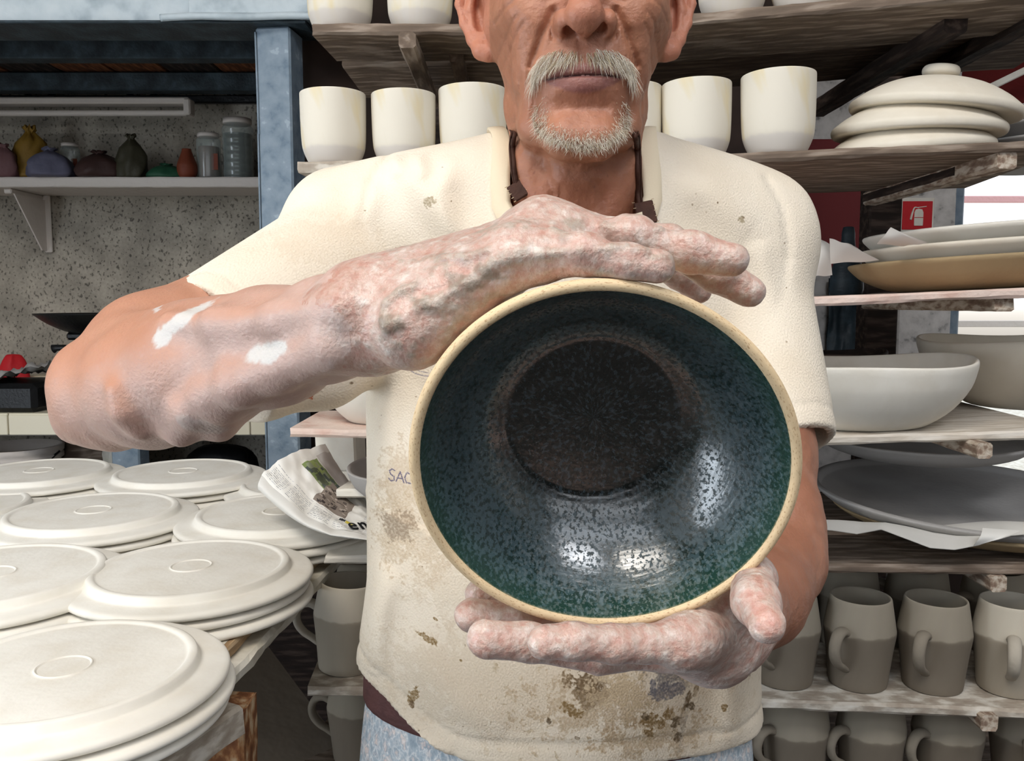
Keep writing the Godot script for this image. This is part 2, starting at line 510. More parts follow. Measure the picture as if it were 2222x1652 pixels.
func build_setting():
	# the room shell
	var box := func(called, lo: Vector3, hi: Vector3, m):
		return single(called, bevel_box(hi - lo, 0.002), m, at((lo + hi) * 0.5), "", "", "", "structure")
	box.call("floor", Vector3(-2.5, -0.1, -2.9), Vector3(3.3, 0, 3.1), M.concrete_floor)
	box.call("ceiling", Vector3(-2.5, 3.1, -2.9), Vector3(3.3, 3.25, 3.1), M.white_wall)
	box.call("wall_left", Vector3(-2.5, 0, -2.9), Vector3(-2.3, 3.1, -0.35), M.white_wall)
	box.call("wall_left_front", Vector3(-2.5, 0, 0.85), Vector3(-2.3, 3.1, 3.1), M.white_wall)
	box.call("wall_left_sill", Vector3(-2.5, 0, -0.35), Vector3(-2.3, 0.24, 0.85), M.white_wall)
	box.call("wall_left_lintel", Vector3(-2.5, 2.16, -0.35), Vector3(-2.3, 3.1, 0.85), M.white_wall)
	box.call("wall_right", Vector3(3.1, 0, -2.9), Vector3(3.3, 3.1, 3.1), M.white_wall)
	box.call("wall_back", Vector3(-2.3, 0, -2.8), Vector3(-0.2, 3.1, -2.6), M.wall)
	# the back wall right of the shelves, with the doorway to the yard
	box.call("wall_back_middle", Vector3(-0.2, 0, -2.8), Vector3(1.27, 3.1, -2.6), M.white_wall)
	box.call("wall_back_lintel", Vector3(1.27, 1.93, -2.8), Vector3(3.1, 3.1, -2.6), M.dark_wall)
	box.call("wall_back_low", Vector3(1.27, 0, -2.8), Vector3(1.52, 0.8, -2.6), M.dark_wall)
	# front wall with a wide opening behind the camera
	box.call("wall_front_left", Vector3(-2.3, 0, 2.9), Vector3(-1.7, 3.1, 3.1), M.dark_wall)
	box.call("wall_front_right", Vector3(2.3, 0, 2.9), Vector3(3.1, 3.1, 3.1), M.dark_wall)
	box.call("wall_front_lintel", Vector3(-1.7, 2.7, 2.9), Vector3(2.3, 3.1, 3.1), M.white_wall)
	box.call("wall_front_sill", Vector3(-1.7, 0, 2.9), Vector3(2.3, 1.45, 3.1), M.dark_wall)
	# added dark panel standing in for the unlit depth behind the shelves
	var pt := single("shade_panel", bevel_box(Vector3(1.14, 3.1, 0.03), 0.002), M.dark_wall, at(Vector3(0.02, 1.55, -1.95)), "", "", "", "structure")
	pt.name = "wall_shade_panel"
	# doorway trim: flaking pale frame and blue edge
	single("trim_1", plank(Vector3(2.2, 0.07, 0.08), 71, 0.006), M.white_paint, Transform3D(Basis(Vector3(0, 1, 0), Vector3(-1, 0, 0), Vector3(0, 0, 1)), Vector3(1.235, 1.1, -2.56)), "flaking pale plaster edge of the doorway on the right", "trim", "", "structure")
	single("trim_2", bevel_box(Vector3(0.05, 2.2, 0.1), 0.006), M.blue, at(Vector3(1.30, 1.1, -2.58)), "blue painted door frame at the bright doorway", "trim", "", "structure")
	# low mezzanine over the left: brown boards on dark beams
	var mz := thing("mezzanine", "underside of the low mezzanine, brown boards on dark beams above the wall shelf", "mezzanine", at(Vector3(-1.4, 1.97, -2.2)))
	mz.set_meta("kind", "structure")
	for i in 12:
		part("plank", plank(Vector3(0.86, 0.02, 0.146), 80 + i), M.rust_board if i % 3 else M.wood_dark, mz, Transform3D(Basis(Vector3.UP, PI / 2), Vector3(-0.85 + 0.15 * i, 0.01, 0)))
	part("joist", bevel_box(Vector3(1.9, 0.05, 0.05)), M.blue_dark, mz, at(Vector3(0.05, -0.025, 0.0)))
	part("joist", bevel_box(Vector3(1.9, 0.05, 0.05)), M.blue_dark, mz, at(Vector3(0.05, -0.03, -0.3)))
	# the lattice girder in front of the wall
	var tw := thing("lattice_girder", "dark steel lattice girder with zigzag bars along the speckled wall", "girder", Transform3D(Basis(), P(200, 190, 2.5)))
	tw.set_meta("kind", "structure")
	part("top_bar", bevel_box(Vector3(1.9, 0.022, 0.022)), M.black, tw, at(Vector3(0, 0.035, 0)))
	part("bottom_bar", bevel_box(Vector3(1.9, 0.022, 0.022)), M.black, tw, at(Vector3(0, -0.035, 0)))
	for i in 12:
		var x := -0.9 + 0.15 * i
		part("web_bar", tube([Vector3(x, -0.035, 0), Vector3(x + 0.14, 0.035, 0)] if i % 2 else [Vector3(x, 0.035, 0), Vector3(x + 0.14, -0.035, 0)], 0.005, 6), M.black, tw)

func build_steel():
	# blue post and beam
	var base := P(606, 70, 1.78)
	var post := thing("steel_post", "blue painted square steel post with paint chips, left of the man", "post", at(Vector3(base.x, 0, base.z)))
	var h := base.y
	part("tube", bevel_box(Vector3(0.074, h, 0.074), 0.004), M.blue, post, Transform3D(Basis(Vector3.UP, -0.12), Vector3(0, h / 2, 0)))
	part("weld_seam", tube(spline([Vector3(-0.036, h - 0.01, 0.038), Vector3(-0.0345, h - 0.2, 0.0385), Vector3(-0.036, h - 0.35, 0.038), Vector3(-0.036, 0.3, 0.038)], 10), 0.0022, 6), M.blue, post, Transform3D(Basis(Vector3.UP, -0.12), Vector3.ZERO))
	part("foot_plate", bevel_box(Vector3(0.14, 0.01, 0.14)), M.blue_dark, post, at(Vector3(0, 0.005, 0)))
	var beam := thing("steel_beam", "blue steel channel beam lightened as if strongly lit across the top left on the post", "beam", at(Vector3(base.x, h, base.z)))
	part("web", bevel_box(Vector3(1.7, 0.12, 0.05), 0.004), M.blue_lit, beam, at(Vector3(-0.80, 0.065, 0.02)))
	part("lower_flange", bevel_box(Vector3(1.74, 0.006, 0.12), 0.002), M.blue_dark, beam, at(Vector3(-0.80, 0.003, 0.0)))
	part("cleat", bevel_box(Vector3(0.27, 0.04, 0.02), 0.003), M.blue_lit, beam, at(Vector3(-0.03, 0.035, 0.056)))
	part("weld_bead", tube(spline([Vector3(-0.22, 0.008, 0.066), Vector3(-0.15, 0.011, 0.067), Vector3(-0.05, 0.009, 0.069), Vector3(0.04, 0.012, 0.067), Vector3(0.11, 0.01, 0.066)], 8), 0.0075, 8), M.blue_lit, beam)
	part("brace", bevel_box(Vector3(0.5, 0.03, 0.03)), M.blue_dark, beam, Transform3D(Basis(Vector3(0, 0, 1), -0.72), Vector3(0.24, -0.12, -0.03)))

func build_back_left():
	# wall shelf with jars and bags
	var sp := P(250, 396, 2.47)
	var ws := thing("wall_shelf", "long pale wall shelf holding jars and bags on the speckled wall", "shelf", at(Vector3(sp.x, sp.y, -2.5)))
	part("shelf_top", plank(Vector3(1.7, 0.028, 0.2), 101, 0.001), M.white_paint, ws, at(Vector3(-0.05, -0.014, 0)))
	var bx := P(62, 470, 2.5).x - sp.x
	part("bracket", bevel_box(Vector3(0.022, 0.17, 0.01)), M.white_paint, ws, at(Vector3(bx + 0.025, -0.112, -0.09)))
	part("bracket", bevel_box(Vector3(0.022, 0.014, 0.17)), M.white_paint, ws, at(Vector3(bx + 0.005, -0.035, -0.01)))
	part("bracket_web", slab(PackedVector2Array([Vector2(-0.085, 0), Vector2(0.07, 0), Vector2(0.06, 0.012), Vector2(-0.06, 0.15), Vector2(-0.085, 0.15)]), 0.004), M.white_paint, ws, Transform3D(Basis(Vector3(0, 0, 1), Vector3(-1, 0, 0), Vector3(0, -1, 0)), Vector3(bx + 0.018, -0.042, 0)))
	var fl := thing("light_fitting", "unlit white fluorescent batten light below the girder", "light fitting", at(P(180, 236, 2.42)))
	part("housing", bevel_box(Vector3(0.74, 0.018, 0.05), 0.004), M.white_paint, fl, at(Vector3(-0.06, 0.018, 0)))
	part("end_cap", bevel_box(Vector3(0.02, 0.045, 0.04), 0.004), M.white_paint, fl, at(Vector3(0.305, 0.0, 0.01)))
	part("lamp_tube", tube([Vector3(-0.42, -0.016, 0.016), Vector3(0.3, -0.016, 0.016)], 0.0085, 12), M.white_paint, fl)
	# things on the wall shelf
	var sy: float = sp.y + 0.0005
	var bag := func(called: String, label: String, px: float, w: float, h: float, m: Material, sd: int, inset := 0.0):
		var nz := noise(1.0, 3, sd)
		var prof := [Vector2(0, 0), Vector2(0.42, 0.0), Vector2(0.5, 0.1), Vector2(0.48, 0.4), Vector2(0.36, 0.7), Vector2(0.16, 0.86), Vector2(0.1, 0.92), Vector2(0.17, 1.0), Vector2(0, 0.97)]
		var me := lathe(prof.map(func(q): return Vector2(q.x * w, q.y * h)), 28, func(p: Vector3, a: float, q: Vector2):
			var k := 1.0 + 0.35 * nz.get_noise_3d(cos(a) * 1.2, sin(a) * 1.2, q.y * 14.0)
			return Vector3(p.x * k, p.y * (1.0 + 0.1 * nz.get_noise_2d(cos(a) * 2.0, sin(a) * 2.0 + 5.0) * q.y / h), p.z * k * 0.8), 3)
		single(called, me, m, at(Vector3(P(px, 396, 2.44).x, sy, -2.44 - inset)), label, "bag", "bags on the wall shelf")
	bag.call("plastic_bag", "red bag with yellow band at the left edge of the wall shelf", 6, 0.11, 0.12, M.red_bag, 1)
	bag.call("plastic_bag", "yellow plastic bag tied at the top on the wall shelf", 75, 0.11, 0.145, M.yellow_bag, 2, 0.03)
	bag.call("plastic_bag", "dusty pink bag in front of the yellow one on the wall shelf", 40, 0.075, 0.09, M.pink_bag, 3, -0.02)
	bag.call("plastic_bag", "pale lilac slumped bag left of the shelf's middle", 135, 0.13, 0.08, M.lilac_bag, 4, -0.02)
	bag.call("plastic_bag", "low dark brown bag in the middle of the wall shelf", 232, 0.13, 0.075, M.brown_bag, 5)
	bag.call("plastic_bag", "tall olive bag right of the middle of the wall shelf", 305, 0.085, 0.118, M.olive_bag, 6, -0.01)
	bag.call("plastic_bag", "flat green and blue bag lying on the wall shelf", 375, 0.1, 0.04, M.green_bag, 7)
	single("pot", lathe([Vector2(0, 0), Vector2(0.02, 0), Vector2(0.028, 0.03), Vector2(0.02, 0.055), Vector2(0.013, 0.075), Vector2(0.012, 0.08), Vector2(0, 0.078)], 24, null, 3), M.orange_pot, at(Vector3(P(422, 396, 2.44).x, sy, -2.43)), "small orange bottle between green bag and the jars", "bottle")
	var jar := func(label: String, px: float, r: float, h: float, fill: float, ribs: bool, inset: float):
		var j := thing("jar", label, "jar", at(Vector3(P(px, 396, 2.46).x, sy, -2.46 - inset)), "jars on the wall shelf")
		var pr := [Vector2(0, 0.001), Vector2(r * 0.92, 0.001), Vector2(r, 0.006)]
		if ribs:
			for k in 6:
				pr.append(Vector2(r * 0.94, 0.012 + h * 0.13 * k))
				pr.append(Vector2(r, 0.012 + h * 0.13 * k + h * 0.06))
		pr += [Vector2(r, h * 0.84), Vector2(r * 0.82, h * 0.9), Vector2(r * 0.8, h * 0.94)]
		part("glass", lathe(pr, 28, null, 2), M.jar, j)
		part("contents", lathe([Vector2(0, 0.004), Vector2(r * 0.88, 0.004), Vector2(r * 0.88, h * fill), Vector2(0, h * fill)], 24), M.brown_fill if not ribs else M.black, j)
		part("lid", lathe([Vector2(0, h * 0.91), Vector2(r * 0.86, h * 0.91), Vector2(r * 0.9, h * 0.93), Vector2(r * 0.9, h), Vector2(0, h)], 24), M.white_paint, j)
		if not ribs: part("paper_label", bevel_box(Vector3(0.018, 0.045, 0.001), 0.0003), M.orange_pot, j, at(Vector3(r * 0.75, h * 0.36, r * 0.75), ))
	jar.call("brown filled jar with a paper label and white lid on the wall shelf", 466, 0.033, 0.128, 0.7, false, 0.0)
	jar.call("tall ribbed jar with white lid beside the blue post", 524, 0.044, 0.172, 0.75, true, 0.02)
	jar.call("small clear jar behind the lilac bag on the wall shelf", 160, 0.026, 0.105, 0.3, false, 0.03)
	jar.call("dark jar with pale lid behind the low brown bag", 286, 0.03, 0.1, 0.8, false, 0.04)
	# tiled work ledge below
	var lp := P(280, 903, 2.1)
	var lg := thing("work_ledge", "work ledge with cream tiled edge along the speckled wall", "counter", at(Vector3(lp.x, lp.y, -2.35)))
	part("slab", bevel_box(Vector3(2.1, 0.05, 0.5), 0.004), M.white_paint, lg, at(Vector3(0, -0.027, 0)))
	for i in 14:
		part("tile", bevel_box(Vector3(0.147, 0.05, 0.008), 0.0015), M.tile, lg, at(Vector3(-0.98 + 0.15 * i, -0.024, 0.254)))
		part("tile", bevel_box(Vector3(0.147, 0.008, 0.147), 0.0015), M.tile, lg, at(Vector3(-0.98 + 0.15 * i, 0.001, 0.182)))
	var ly: float = lp.y + 0.0055
	# kitchen scale with dark pan
	var sc := thing("scale", "old black kitchen scale with a wide dark pan, half hidden by the elbow", "scale", at(Vector3(P(215, 820, 2.25).x, ly, -2.25)))
	var panh := P(200, 683, 2.25).y - ly
	part("base", bevel_box(Vector3(0.2, 0.05, 0.16), 0.012), M.black, sc, at(Vector3(0, 0.025, 0)))
	part("column", bevel_box(Vector3(0.05, panh - 0.12, 0.05), 0.008), M.black, sc, at(Vector3(0, 0.04 + (panh - 0.12) * 0.5, 0)))
	part("beam", tube([Vector3(-0.1, panh - 0.088, 0.04), Vector3(-0.09, panh - 0.085, 0.04), Vector3(0.1, panh - 0.085, 0.04)], [0.012, 0.008, 0.008], 10), M.black, sc)
	part("cradle", bevel_box(Vector3(0.13, 0.02, 0.05), 0.006), M.black, sc, at(Vector3(0, panh - 0.055, 0.02)))
	part("pan", lathe([Vector2(0, -0.05), Vector2(0.06, -0.048), Vector2(0.115, -0.025), Vector2(0.15, 0.0), Vector2(0.152, 0.003), Vector2(0.147, 0.003), Vector2(0.11, -0.02), Vector2(0.06, -0.042), Vector2(0, -0.044)], 48, null, 3), M.black, sc, at(Vector3(0, panh, 0)))
	# bits on the ledge
	var tray := thing("tray", "black tray with crumpled grey plastic on the ledge at the left edge", "tray", at(Vector3(P(50, 880, 2.2).x - 0.07, ly, -2.2)))
	part("body", bevel_box(Vector3(0.3, 0.072, 0.2), 0.012), M.black, tray, at(Vector3(0, 0.036, 0)))
	var nz2 := noise(9.0, 4, 77)
	part("plastic_sheet", sheet(26, 16, func(u, v): return Vector3(-0.16 + 0.32 * u, 0.078 + 0.035 * u * u + 0.03 * nz2.get_noise_2d(u * 0.6, v * 0.4), 0.11 - 0.22 * v), 0.0008), M.grey_clay, tray)
	single("cup", lathe([Vector2(0, 0), Vector2(0.02, 0), Vector2(0.022, 0.004), Vector2(0.026, 0.05), Vector2(0.0245, 0.05), Vector2(0.02, 0.004), Vector2(0, 0.003)], 24), clear_mat(Color(0.9, 0.9, 0.88, 0.35), 0.2), at(Vector3(P(112, 850, 2.4).x, ly + 0.02, -2.43)), "small clear plastic cup on the ledge left of the elbow", "cup")
	single("cloth", lathe([Vector2(0, 0), Vector2(0.03, 0), Vector2(0.04, 0.02), Vector2(0.034, 0.06), Vector2(0.02, 0.1), Vector2(0, 0.105)], 22, func(p: Vector3, a: float, q: Vector2): return p * Vector3(1.0 + 0.3 * sin(3.0 * a + q.y * 30.0), 1, 1), 3), M.red, at(Vector3(P(2, 820, 2.4).x, ly + 0.02, -2.45)), "red cloth at the left edge of the ledge", "cloth")
	single("ledge_tile_box", bevel_box(Vector3(0.14, 0.055, 0.06), 0.003), M.tile, at(Vector3(P(60, 850, 2.45).x, ly + 0.03, -2.52)), "cream tile block against the speckled wall behind the tray", "block")
	# below the ledge
	var bk := thing("bucket", "pale plastic bucket with ribbed rim in shadow under the ledge", "bucket", at(P(45, 1130, 2.3)))
	part("body", lathe([Vector2(0, 0), Vector2(0.085, 0), Vector2(0.105, 0.17), Vector2(0.112, 0.172), Vector2(0.112, 0.182), Vector2(0.107, 0.184), Vector2(0.113, 0.19), Vector2(0.114, 0.204), Vector2(0.105, 0.206), Vector2(0.1, 0.18), Vector2(0.08, 0.006), Vector2(0, 0.005)], 40), M.white_paint, bk)
	part("handle", tube(spline([Vector3(-0.114, 0.19, 0), Vector3(-0.08, 0.14, 0.09), Vector3(0, 0.12, 0.125), Vector3(0.08, 0.14, 0.09), Vector3(0.114, 0.19, 0)], 6), 0.003, 6), M.black, bk)
	var stand_y := P(45, 1130, 2.3).y
	single("low_shelf", plank(Vector3(1.5, 0.025, 0.5), 120), M.wood_dark, at(Vector3(-0.95, stand_y - 0.0135, -2.35)), "dark low shelf under the work ledge holding sacks and bucket", "shelf")
	bag = func(label: String, px: float, w: float, h: float, m: Material, sd: int, d: float):
		var nz := noise(1.0, 3, sd)
		var me := lathe([Vector2(0, 0), Vector2(0.46, 0.0), Vector2(0.5, 0.15), Vector2(0.45, 0.7), Vector2(0.3, 0.95), Vector2(0, 1)].map(func(q): return Vector2(q.x * w, q.y * h)), 28, func(p: Vector3, a: float, q: Vector2):
			var k := 1.0 + 0.3 * nz.get_noise_3d(cos(a) * 1.4, sin(a) * 1.4, q.y * 9.0)
			return Vector3(p.x * k, p.y, p.z * k * 0.7), 3)
		single("sack", me, m, at(Vector3(P(px, 1000, d).x, stand_y, -d)), label, "sack", "sacks under the ledge")
	bag.call("grey crumpled sack beside the bucket under the ledge", 178, 0.15, 0.23, M.wood_grey, 21, 2.35)
	bag.call("pale stained sack under the ledge below the elbow", 262, 0.13, 0.25, M.plaster, 22, 2.3)
	bag.call("dark sack under the ledge left of the blue post", 470, 0.22, 0.2, M.black, 23, 2.3)
	single("post_stub", bevel_box(Vector3(0.07, 0.5, 0.06), 0.004), M.blue, at(Vector3(P(285, 960, 2.15).x, stand_y + 0.25, -2.12)), "short blue ledge leg with paint stains below the elbow", "leg")

func build_table():
	var ty := 0.974
	var t := thing("work_table", "whitened wooden work table carrying the stacks of plates", "table", at(Vector3(-0.7, 0, -1.1)))
	var o := Vector2(-0.7, -1.1)
	var pl := [Vector2(-0.234, -1.70), Vector2(-0.296, -0.77), Vector2(-0.31, -0.68), Vector2(-0.34, -0.5), Vector2(-1.25, -0.5), Vector2(-1.25, -1.70)]
	part("table_top", slab(PackedVector2Array(pl.map(func(q): return q - o)), 0.012), M.plaster, t, at(Vector3(0, ty, 0)))
	var ed := Basis(Vector3.UP, PI / 2 - 0.066)
	part("edge_strip", plank(Vector3(0.94, 0.0125, 0.019), 131, 0.0012), M.wood_tan, t, Transform3D(ed, Vector3(-0.266 - o.x, ty - 0.0066, -1.235 - o.y)))
	part("apron", plank(Vector3(0.95, 0.016, 0.045), 132, 0.003, 0.004), M.plaster, t, Transform3D(ed, Vector3(-0.262 - o.x, ty - 0.021, -1.235 - o.y)))
	part("shade_sheet", bevel_box(Vector3(1.0, 0.9, 0.02)), M.wood_dark, t, at(Vector3(-0.73 - o.x, 0.46, -1.685 - o.y)))  # added dark sheet standing in for the black shade under the table
	part("front_rail", plank(Vector3(0.3, 0.03, 0.02), 133), M.wood_dusty, t, Transform3D(Basis(Vector3.UP, 1.2), Vector3(-0.305 - o.x, ty - 0.03, -0.6 - o.y)))
	part("leg", plank(Vector3(0.92, 0.044, 0.05), 134), M.leg_wood, t, Transform3D(Basis(Vector3(0, 1, 0), Vector3(-1, 0, 0), Vector3(0, 0, 1)), Vector3(-0.278 - o.x, 0.47, -0.80 - o.y)))
	for q in [Vector2(-0.25, -1.64), Vector2(-1.2, -1.64), Vector2(-1.2, -0.6)]:
		part("leg", plank(Vector3(0.96, 0.044, 0.05), 135), M.leg_wood, t, Transform3D(Basis(Vector3(0, 1, 0), Vector3(-1, 0, 0), Vector3(0, 0, 1)), Vector3(q.x - o.x, 0.48, q.y - o.y)))
	# stacks of upside-down plates: (column, row of the top centre), how many, what singles the stack out
	var stacks := [
		[138, 1446, 3, "of the nearest stack, at the table's front corner"],
		[415, 1228, 3, "of the stack at the table's right edge, behind the nearest one"],
		[-18, 1245, 3, "of the stack cut by the left edge, beside the right-edge stack"],
		[203, 1108, 3, "of the stack in the middle of the table"],
		[608, 1110, 3, "of the stack partly under the newspaper"],
		[398, 1023, 3, "of the far stack in front of the blue post"],
		[85, 1022, 3, "of the far left stack under the elbow"],
		[-120, 1098, 2, "of the stack barely showing at the left edge"],
		[672, 1046, 2, "of the farthest stack tucked under the newspaper's left corner"]]
	var rng := RandomNumberGenerator.new()
	rng.seed = 5
	var step := 0.0118
	var names := [["only"], ["lower", "top"], ["bottom", "middle", "top"]]
	for s in stacks:
		var ray := P(s[0], s[1], 1.0) - CAM
		var top_y: float = ty + 0.004 + step * (s[2] - 1) + 0.0145
		var c := CAM + ray * ((top_y - CAM.y) / ray.y)
		for k in s[2]:
			var off := Vector3(rng.randf_range(-1, 1), 0, rng.randf_range(-1, 1)) * (0.006 if k < s[2] - 1 else 0.0)
			single("plate", M.plate_mesh, M.plate, at(Vector3(c.x, ty + 0.0045 + step * k, c.z) + off, rng.randf() * TAU).scaled_local(Vector3.ONE * (0.945 if s[0] == 138 else 0.98 if s[0] == 415 else 1.04)), "%s upside-down cream plate %s" % [names[s[2] - 1][k], s[3]], "plate", "upside-down plates stacked on the table")
	# cardboard boxes in the dark under the table
	var bp := P(590, 1640, 1.2)
	var bx := thing("cardboard_box", "pale cardboard box with slanted lid in shadow under the table", "box", Transform3D(Basis(Vector3.UP, 0.75), Vector3(bp.x - 0.12, 0.0, -1.2)))
	part("body", bevel_box(Vector3(0.3, 0.66, 0.3), 0.004), M.card, bx, at(Vector3(0, 0.33, 0)))
	part("lid_flap", bevel_box(Vector3(0.31, 0.006, 0.3), 0.002), M.card, bx, Transform3D(Basis(Vector3(1, 0, 0), 0.35), Vector3(0, 0.715, 0.0)))

func build_shelves():
	M.cup_mesh = cup_mesh()
	M.mug_mesh = mug_bodies()[0]
	M.handle_mesh = handle_mesh()
	M.plate_mesh = plate_parts()
	# boards: front edges from pixel columns and rows
	var s1a := board("shelf_board", "grey top shelf board, left half, behind the man's ear", P(676, 50, 1.12), P(1290, 50, 1.10), 0.014, 0.13, M.wood_grey, 201)
	board("shelf_board", "second plank behind the left half of the top shelf", P(742, 128, 1.285), P(1290, 118, 1.285), 0.012, 0.2, M.wood_grey, 202)
	var s1b := board("shelf_board", "cracked grey top shelf board, right half, above the lids", P(1300, 46, 1.12), P(2330, -48, 1.0), 0.015, 0.17, M.wood_grey, 203)
	board("shelf_board", "second plank behind the right half of the top shelf", P(1330, 118, 1.30), P(2330, 45, 1.2), 0.014, 0.2, M.wood_brown, 204)
	var s2a := board("shelf_board", "second shelf board, left half, under the three plain cups", P(645, 350, 1.11), P(1290, 343, 1.10), 0.014, 0.17, M.wood_dusty, 205)
	var s2b := board("shelf_board", "second shelf board, right half, under the plain cups and lids", P(1300, 345, 1.11), P(2330, 300, 1.02), 0.012, 0.36, M.wood_grey, 206)
	var s3 := board("shelf_board", "pinkish shelf board at eye level under the stacked platters", P(1240, 668, 1.12), P(2330, 620, 1.02), 0.0115, 0.45, M.kiln_shelf, 207)
	var s4 := board("shelf_board", "worn shelf board under the two white bowls on the right", P(1240, 962, 1.12), P(2330, 932, 1.09), 0.012, 0.42, M.wood_pale, 208)
	var s5 := board("shelf_board", "grey shelf board under the wide platters on newspaper", P(1240, 1218, 1.10), P(2330, 1230, 1.08), 0.0125, 0.42, M.wood_grey, 209)
	var s6 := board("shelf_board", "slip-splashed shelf board under the row of barrel mugs", P(1240, 1502, 1.11), P(2330, 1545, 1.06), 0.0135, 0.36, M.wood_dusty, 210)
	var s7y := 0.668
	var s7a := Vector3(-0.3, s7y, -1.09)
	var s7 := board("shelf_board", "lowest shelf board under the bottom row of barrel mugs", s7a, Vector3(0.8, s7y - 0.005, -1.04), 0.014, 0.36, M.wood_grey, 211)
	var l4 := board("kiln_shelf", "pink and white kiln shelf slab left of the man, under a bowl", P(628, 930, 1.10), P(900, 938, 1.10), 0.0105, 0.19, M.kiln_shelf, 212, "kiln shelf")
	var l4b := board("shelf_board", "pale board behind the newspaper under the white block", P(728, 1062, 1.14), P(960, 1062, 1.12), 0.012, 0.36, M.bisque_white, 213)
	var l5 := board("shelf_board", "white board with grain left of the man, under the newspaper", P(703, 1207, 1.10), P(1150, 1207, 1.10), 0.0115, 0.2, M.bisque_white, 214)
	var l6 := board("shelf_board", "small whitened board left of the man under the handled mugs", P(668, 1492, 1.08), P(1150, 1500, 1.10), 0.0125, 0.36, M.wood_dusty, 215)
	# rack frame: posts with arms that stick out under the boards
	var rk := thing("shelf_rack", "dark timber rack of posts and protruding arms that carries the shelf boards", "rack", at(Vector3(0.585, 0, -1.4)))
	for q in [[0.695, -1.63], [-0.15, -1.60], [1.06, -1.63]]:
		part("post", bevel_box(Vector3(0.06, 2.3, 0.05), 0.003), M.wood_dark, rk, at(Vector3(q[0] - 0.585, 1.15, q[1] + 1.4)))
	var arm := func(px: float, py: float, d: float, len_: float, w: float, h: float, m: Material):
		var p := P(px, py, d) - Vector3(0.585, 0, -1.4)
		part("arm", plank(Vector3(len_, h, w), int(px), 0.0012), m, rk, Transform3D(Basis(Vector3.UP, PI / 2), p + Vector3(0, 0, -len_ * 0.5)))
	arm.call(883, 86, 1.085, 0.34, 0.022, 0.019, M.wood_grey)
	arm.call(990, 120, 1.2, 0.3, 0.02, 0.018, M.wood_brown)
	arm.call(2075, 48, 1.09, 0.5, 0.03, 0.026, M.wood_dark)
	arm.call(2290, 8, 1.06, 0.6, 0.03, 0.026, M.wood_dark)
	arm.call(2186, 346, 1.04, 0.4, 0.024, 0.023, M.wood_block)
	arm.call(2090, 372, 1.14, 0.3, 0.024, 0.016, M.wood_dark)
	arm.call(2180, 659, 1.045, 0.4, 0.024, 0.02, M.wood_block)
	arm.call(2137, 979, 1.075, 0.36, 0.02, 0.0195, M.wood_block)
	arm.call(2168, 1268, 1.08, 0.36, 0.0215, 0.021, M.wood_block)
	arm.call(2148, 1570, 1.06, 0.36, 0.0215, 0.021, M.wood_block)
	# ---- cups on the top shelf (only their feet show)
	var topcups := [[738, s1a, "leftmost pale cup on the top shelf, above the blue post side"], [911, s1a, "pale cup on the top shelf left of the man's ear"], [1072, s1a, "pale cup on the top shelf hidden by the man's temple"], [1588, s1b, "pale cup on the top shelf right of the man's ear"], [1748, s1b, "second pale cup on the top shelf from the man's right-side ear"], [1918, s1b, "pale cup on the top shelf above the tallest plain cup"], [2090, s1b, "pale cup on the top shelf at the upper right, above the lids"]]
	for c in topcups:
		single("cup", M.cup_mesh, M.cup_body, on(c[1], c[0], 0.05, c[0]), c[2], "cup", "plain cups on the top shelf")
	# ---- cups on the second shelf
	var cups := [[726, s2a, 0.052, "leftmost plain cup on the second shelf, by the blue post", 0.98], [878, s2a, 0.056, "second plain cup from the post on the second shelf", 0.965], [1027, s2a, 0.056, "plain cup on the second shelf touching the man's jaw on the left", 1.02], [1180, s2a, 0.075, "plain cup on the second shelf hidden behind the man's head", 1.0], [1362, s2b, 0.06, "plain cup on the second shelf just right of the man's chin", 1.03], [1511, s2b, 0.056, "plain cup on the second shelf right of the man's neck", 1.02], [1687, s2b, 0.05, "largest plain cup on the second shelf, next to the stacked lids", 1.06]]
	for i in cups.size():
		var c = cups[i]
		var o := thing("cup", c[3], "cup", on(c[1], c[0], c[2], 1.9 + 0.4 * sin(i * 5.0)).scaled_local(Vector3.ONE * c[4]), "plain cups on the second shelf")
		part("body", M.cup_mesh, M.cup_body, o)
		part("handle", M.handle_mesh, M.cup, o)
	# ---- stacked lids
	var lid := lathe([Vector2(0, -0.004), Vector2(0.08, -0.004), Vector2(0.096, -0.004), Vector2(0.1015, -0.0035), Vector2(0.104, 0.0), Vector2(0.1038, 0.0055), Vector2(0.1, 0.0095), Vector2(0.085, 0.021), Vector2(0.06, 0.034), Vector2(0.03, 0.042), Vector2(0, 0.044)], 72, null, 3)
	var l0 := on(s2b, 1972, 0.105, 0.0, 0.0065)
	var lids := [[Vector3(0, 0, 0), 0.03, "lowest of the three stacked lids right of the plain cups", 1.0], [Vector3(0.009, 0.0245, 0), -0.045, "middle of the three stacked lids right of the plain cups", 1.04], [Vector3(0.03, 0.051, 0.0), -0.13, "topmost stacked lid with a round knob, right of the plain cups", 1.03]]
	for i in 3:
		var L = lids[i]
		var tr := l0 * Transform3D(Basis(Vector3(0, 0, 1), L[1]) * Basis(Vector3(1, 0, 0), 0.05), L[0])
		var o := thing("lid", L[2], "lid", tr.scaled_local(Vector3.ONE * L[3]), "lids stacked on the second shelf")
		part("dome", lid, M.bisque, o)
		if i == 2: part("knob", lathe([Vector2(0, 0.04), Vector2(0.014, 0.04), Vector2(0.014, 0.044), Vector2(0.0215, 0.048), Vector2(0.0225, 0.054), Vector2(0.019, 0.0585), Vector2(0, 0.0605)], 36, null, 3), M.bisque, o)
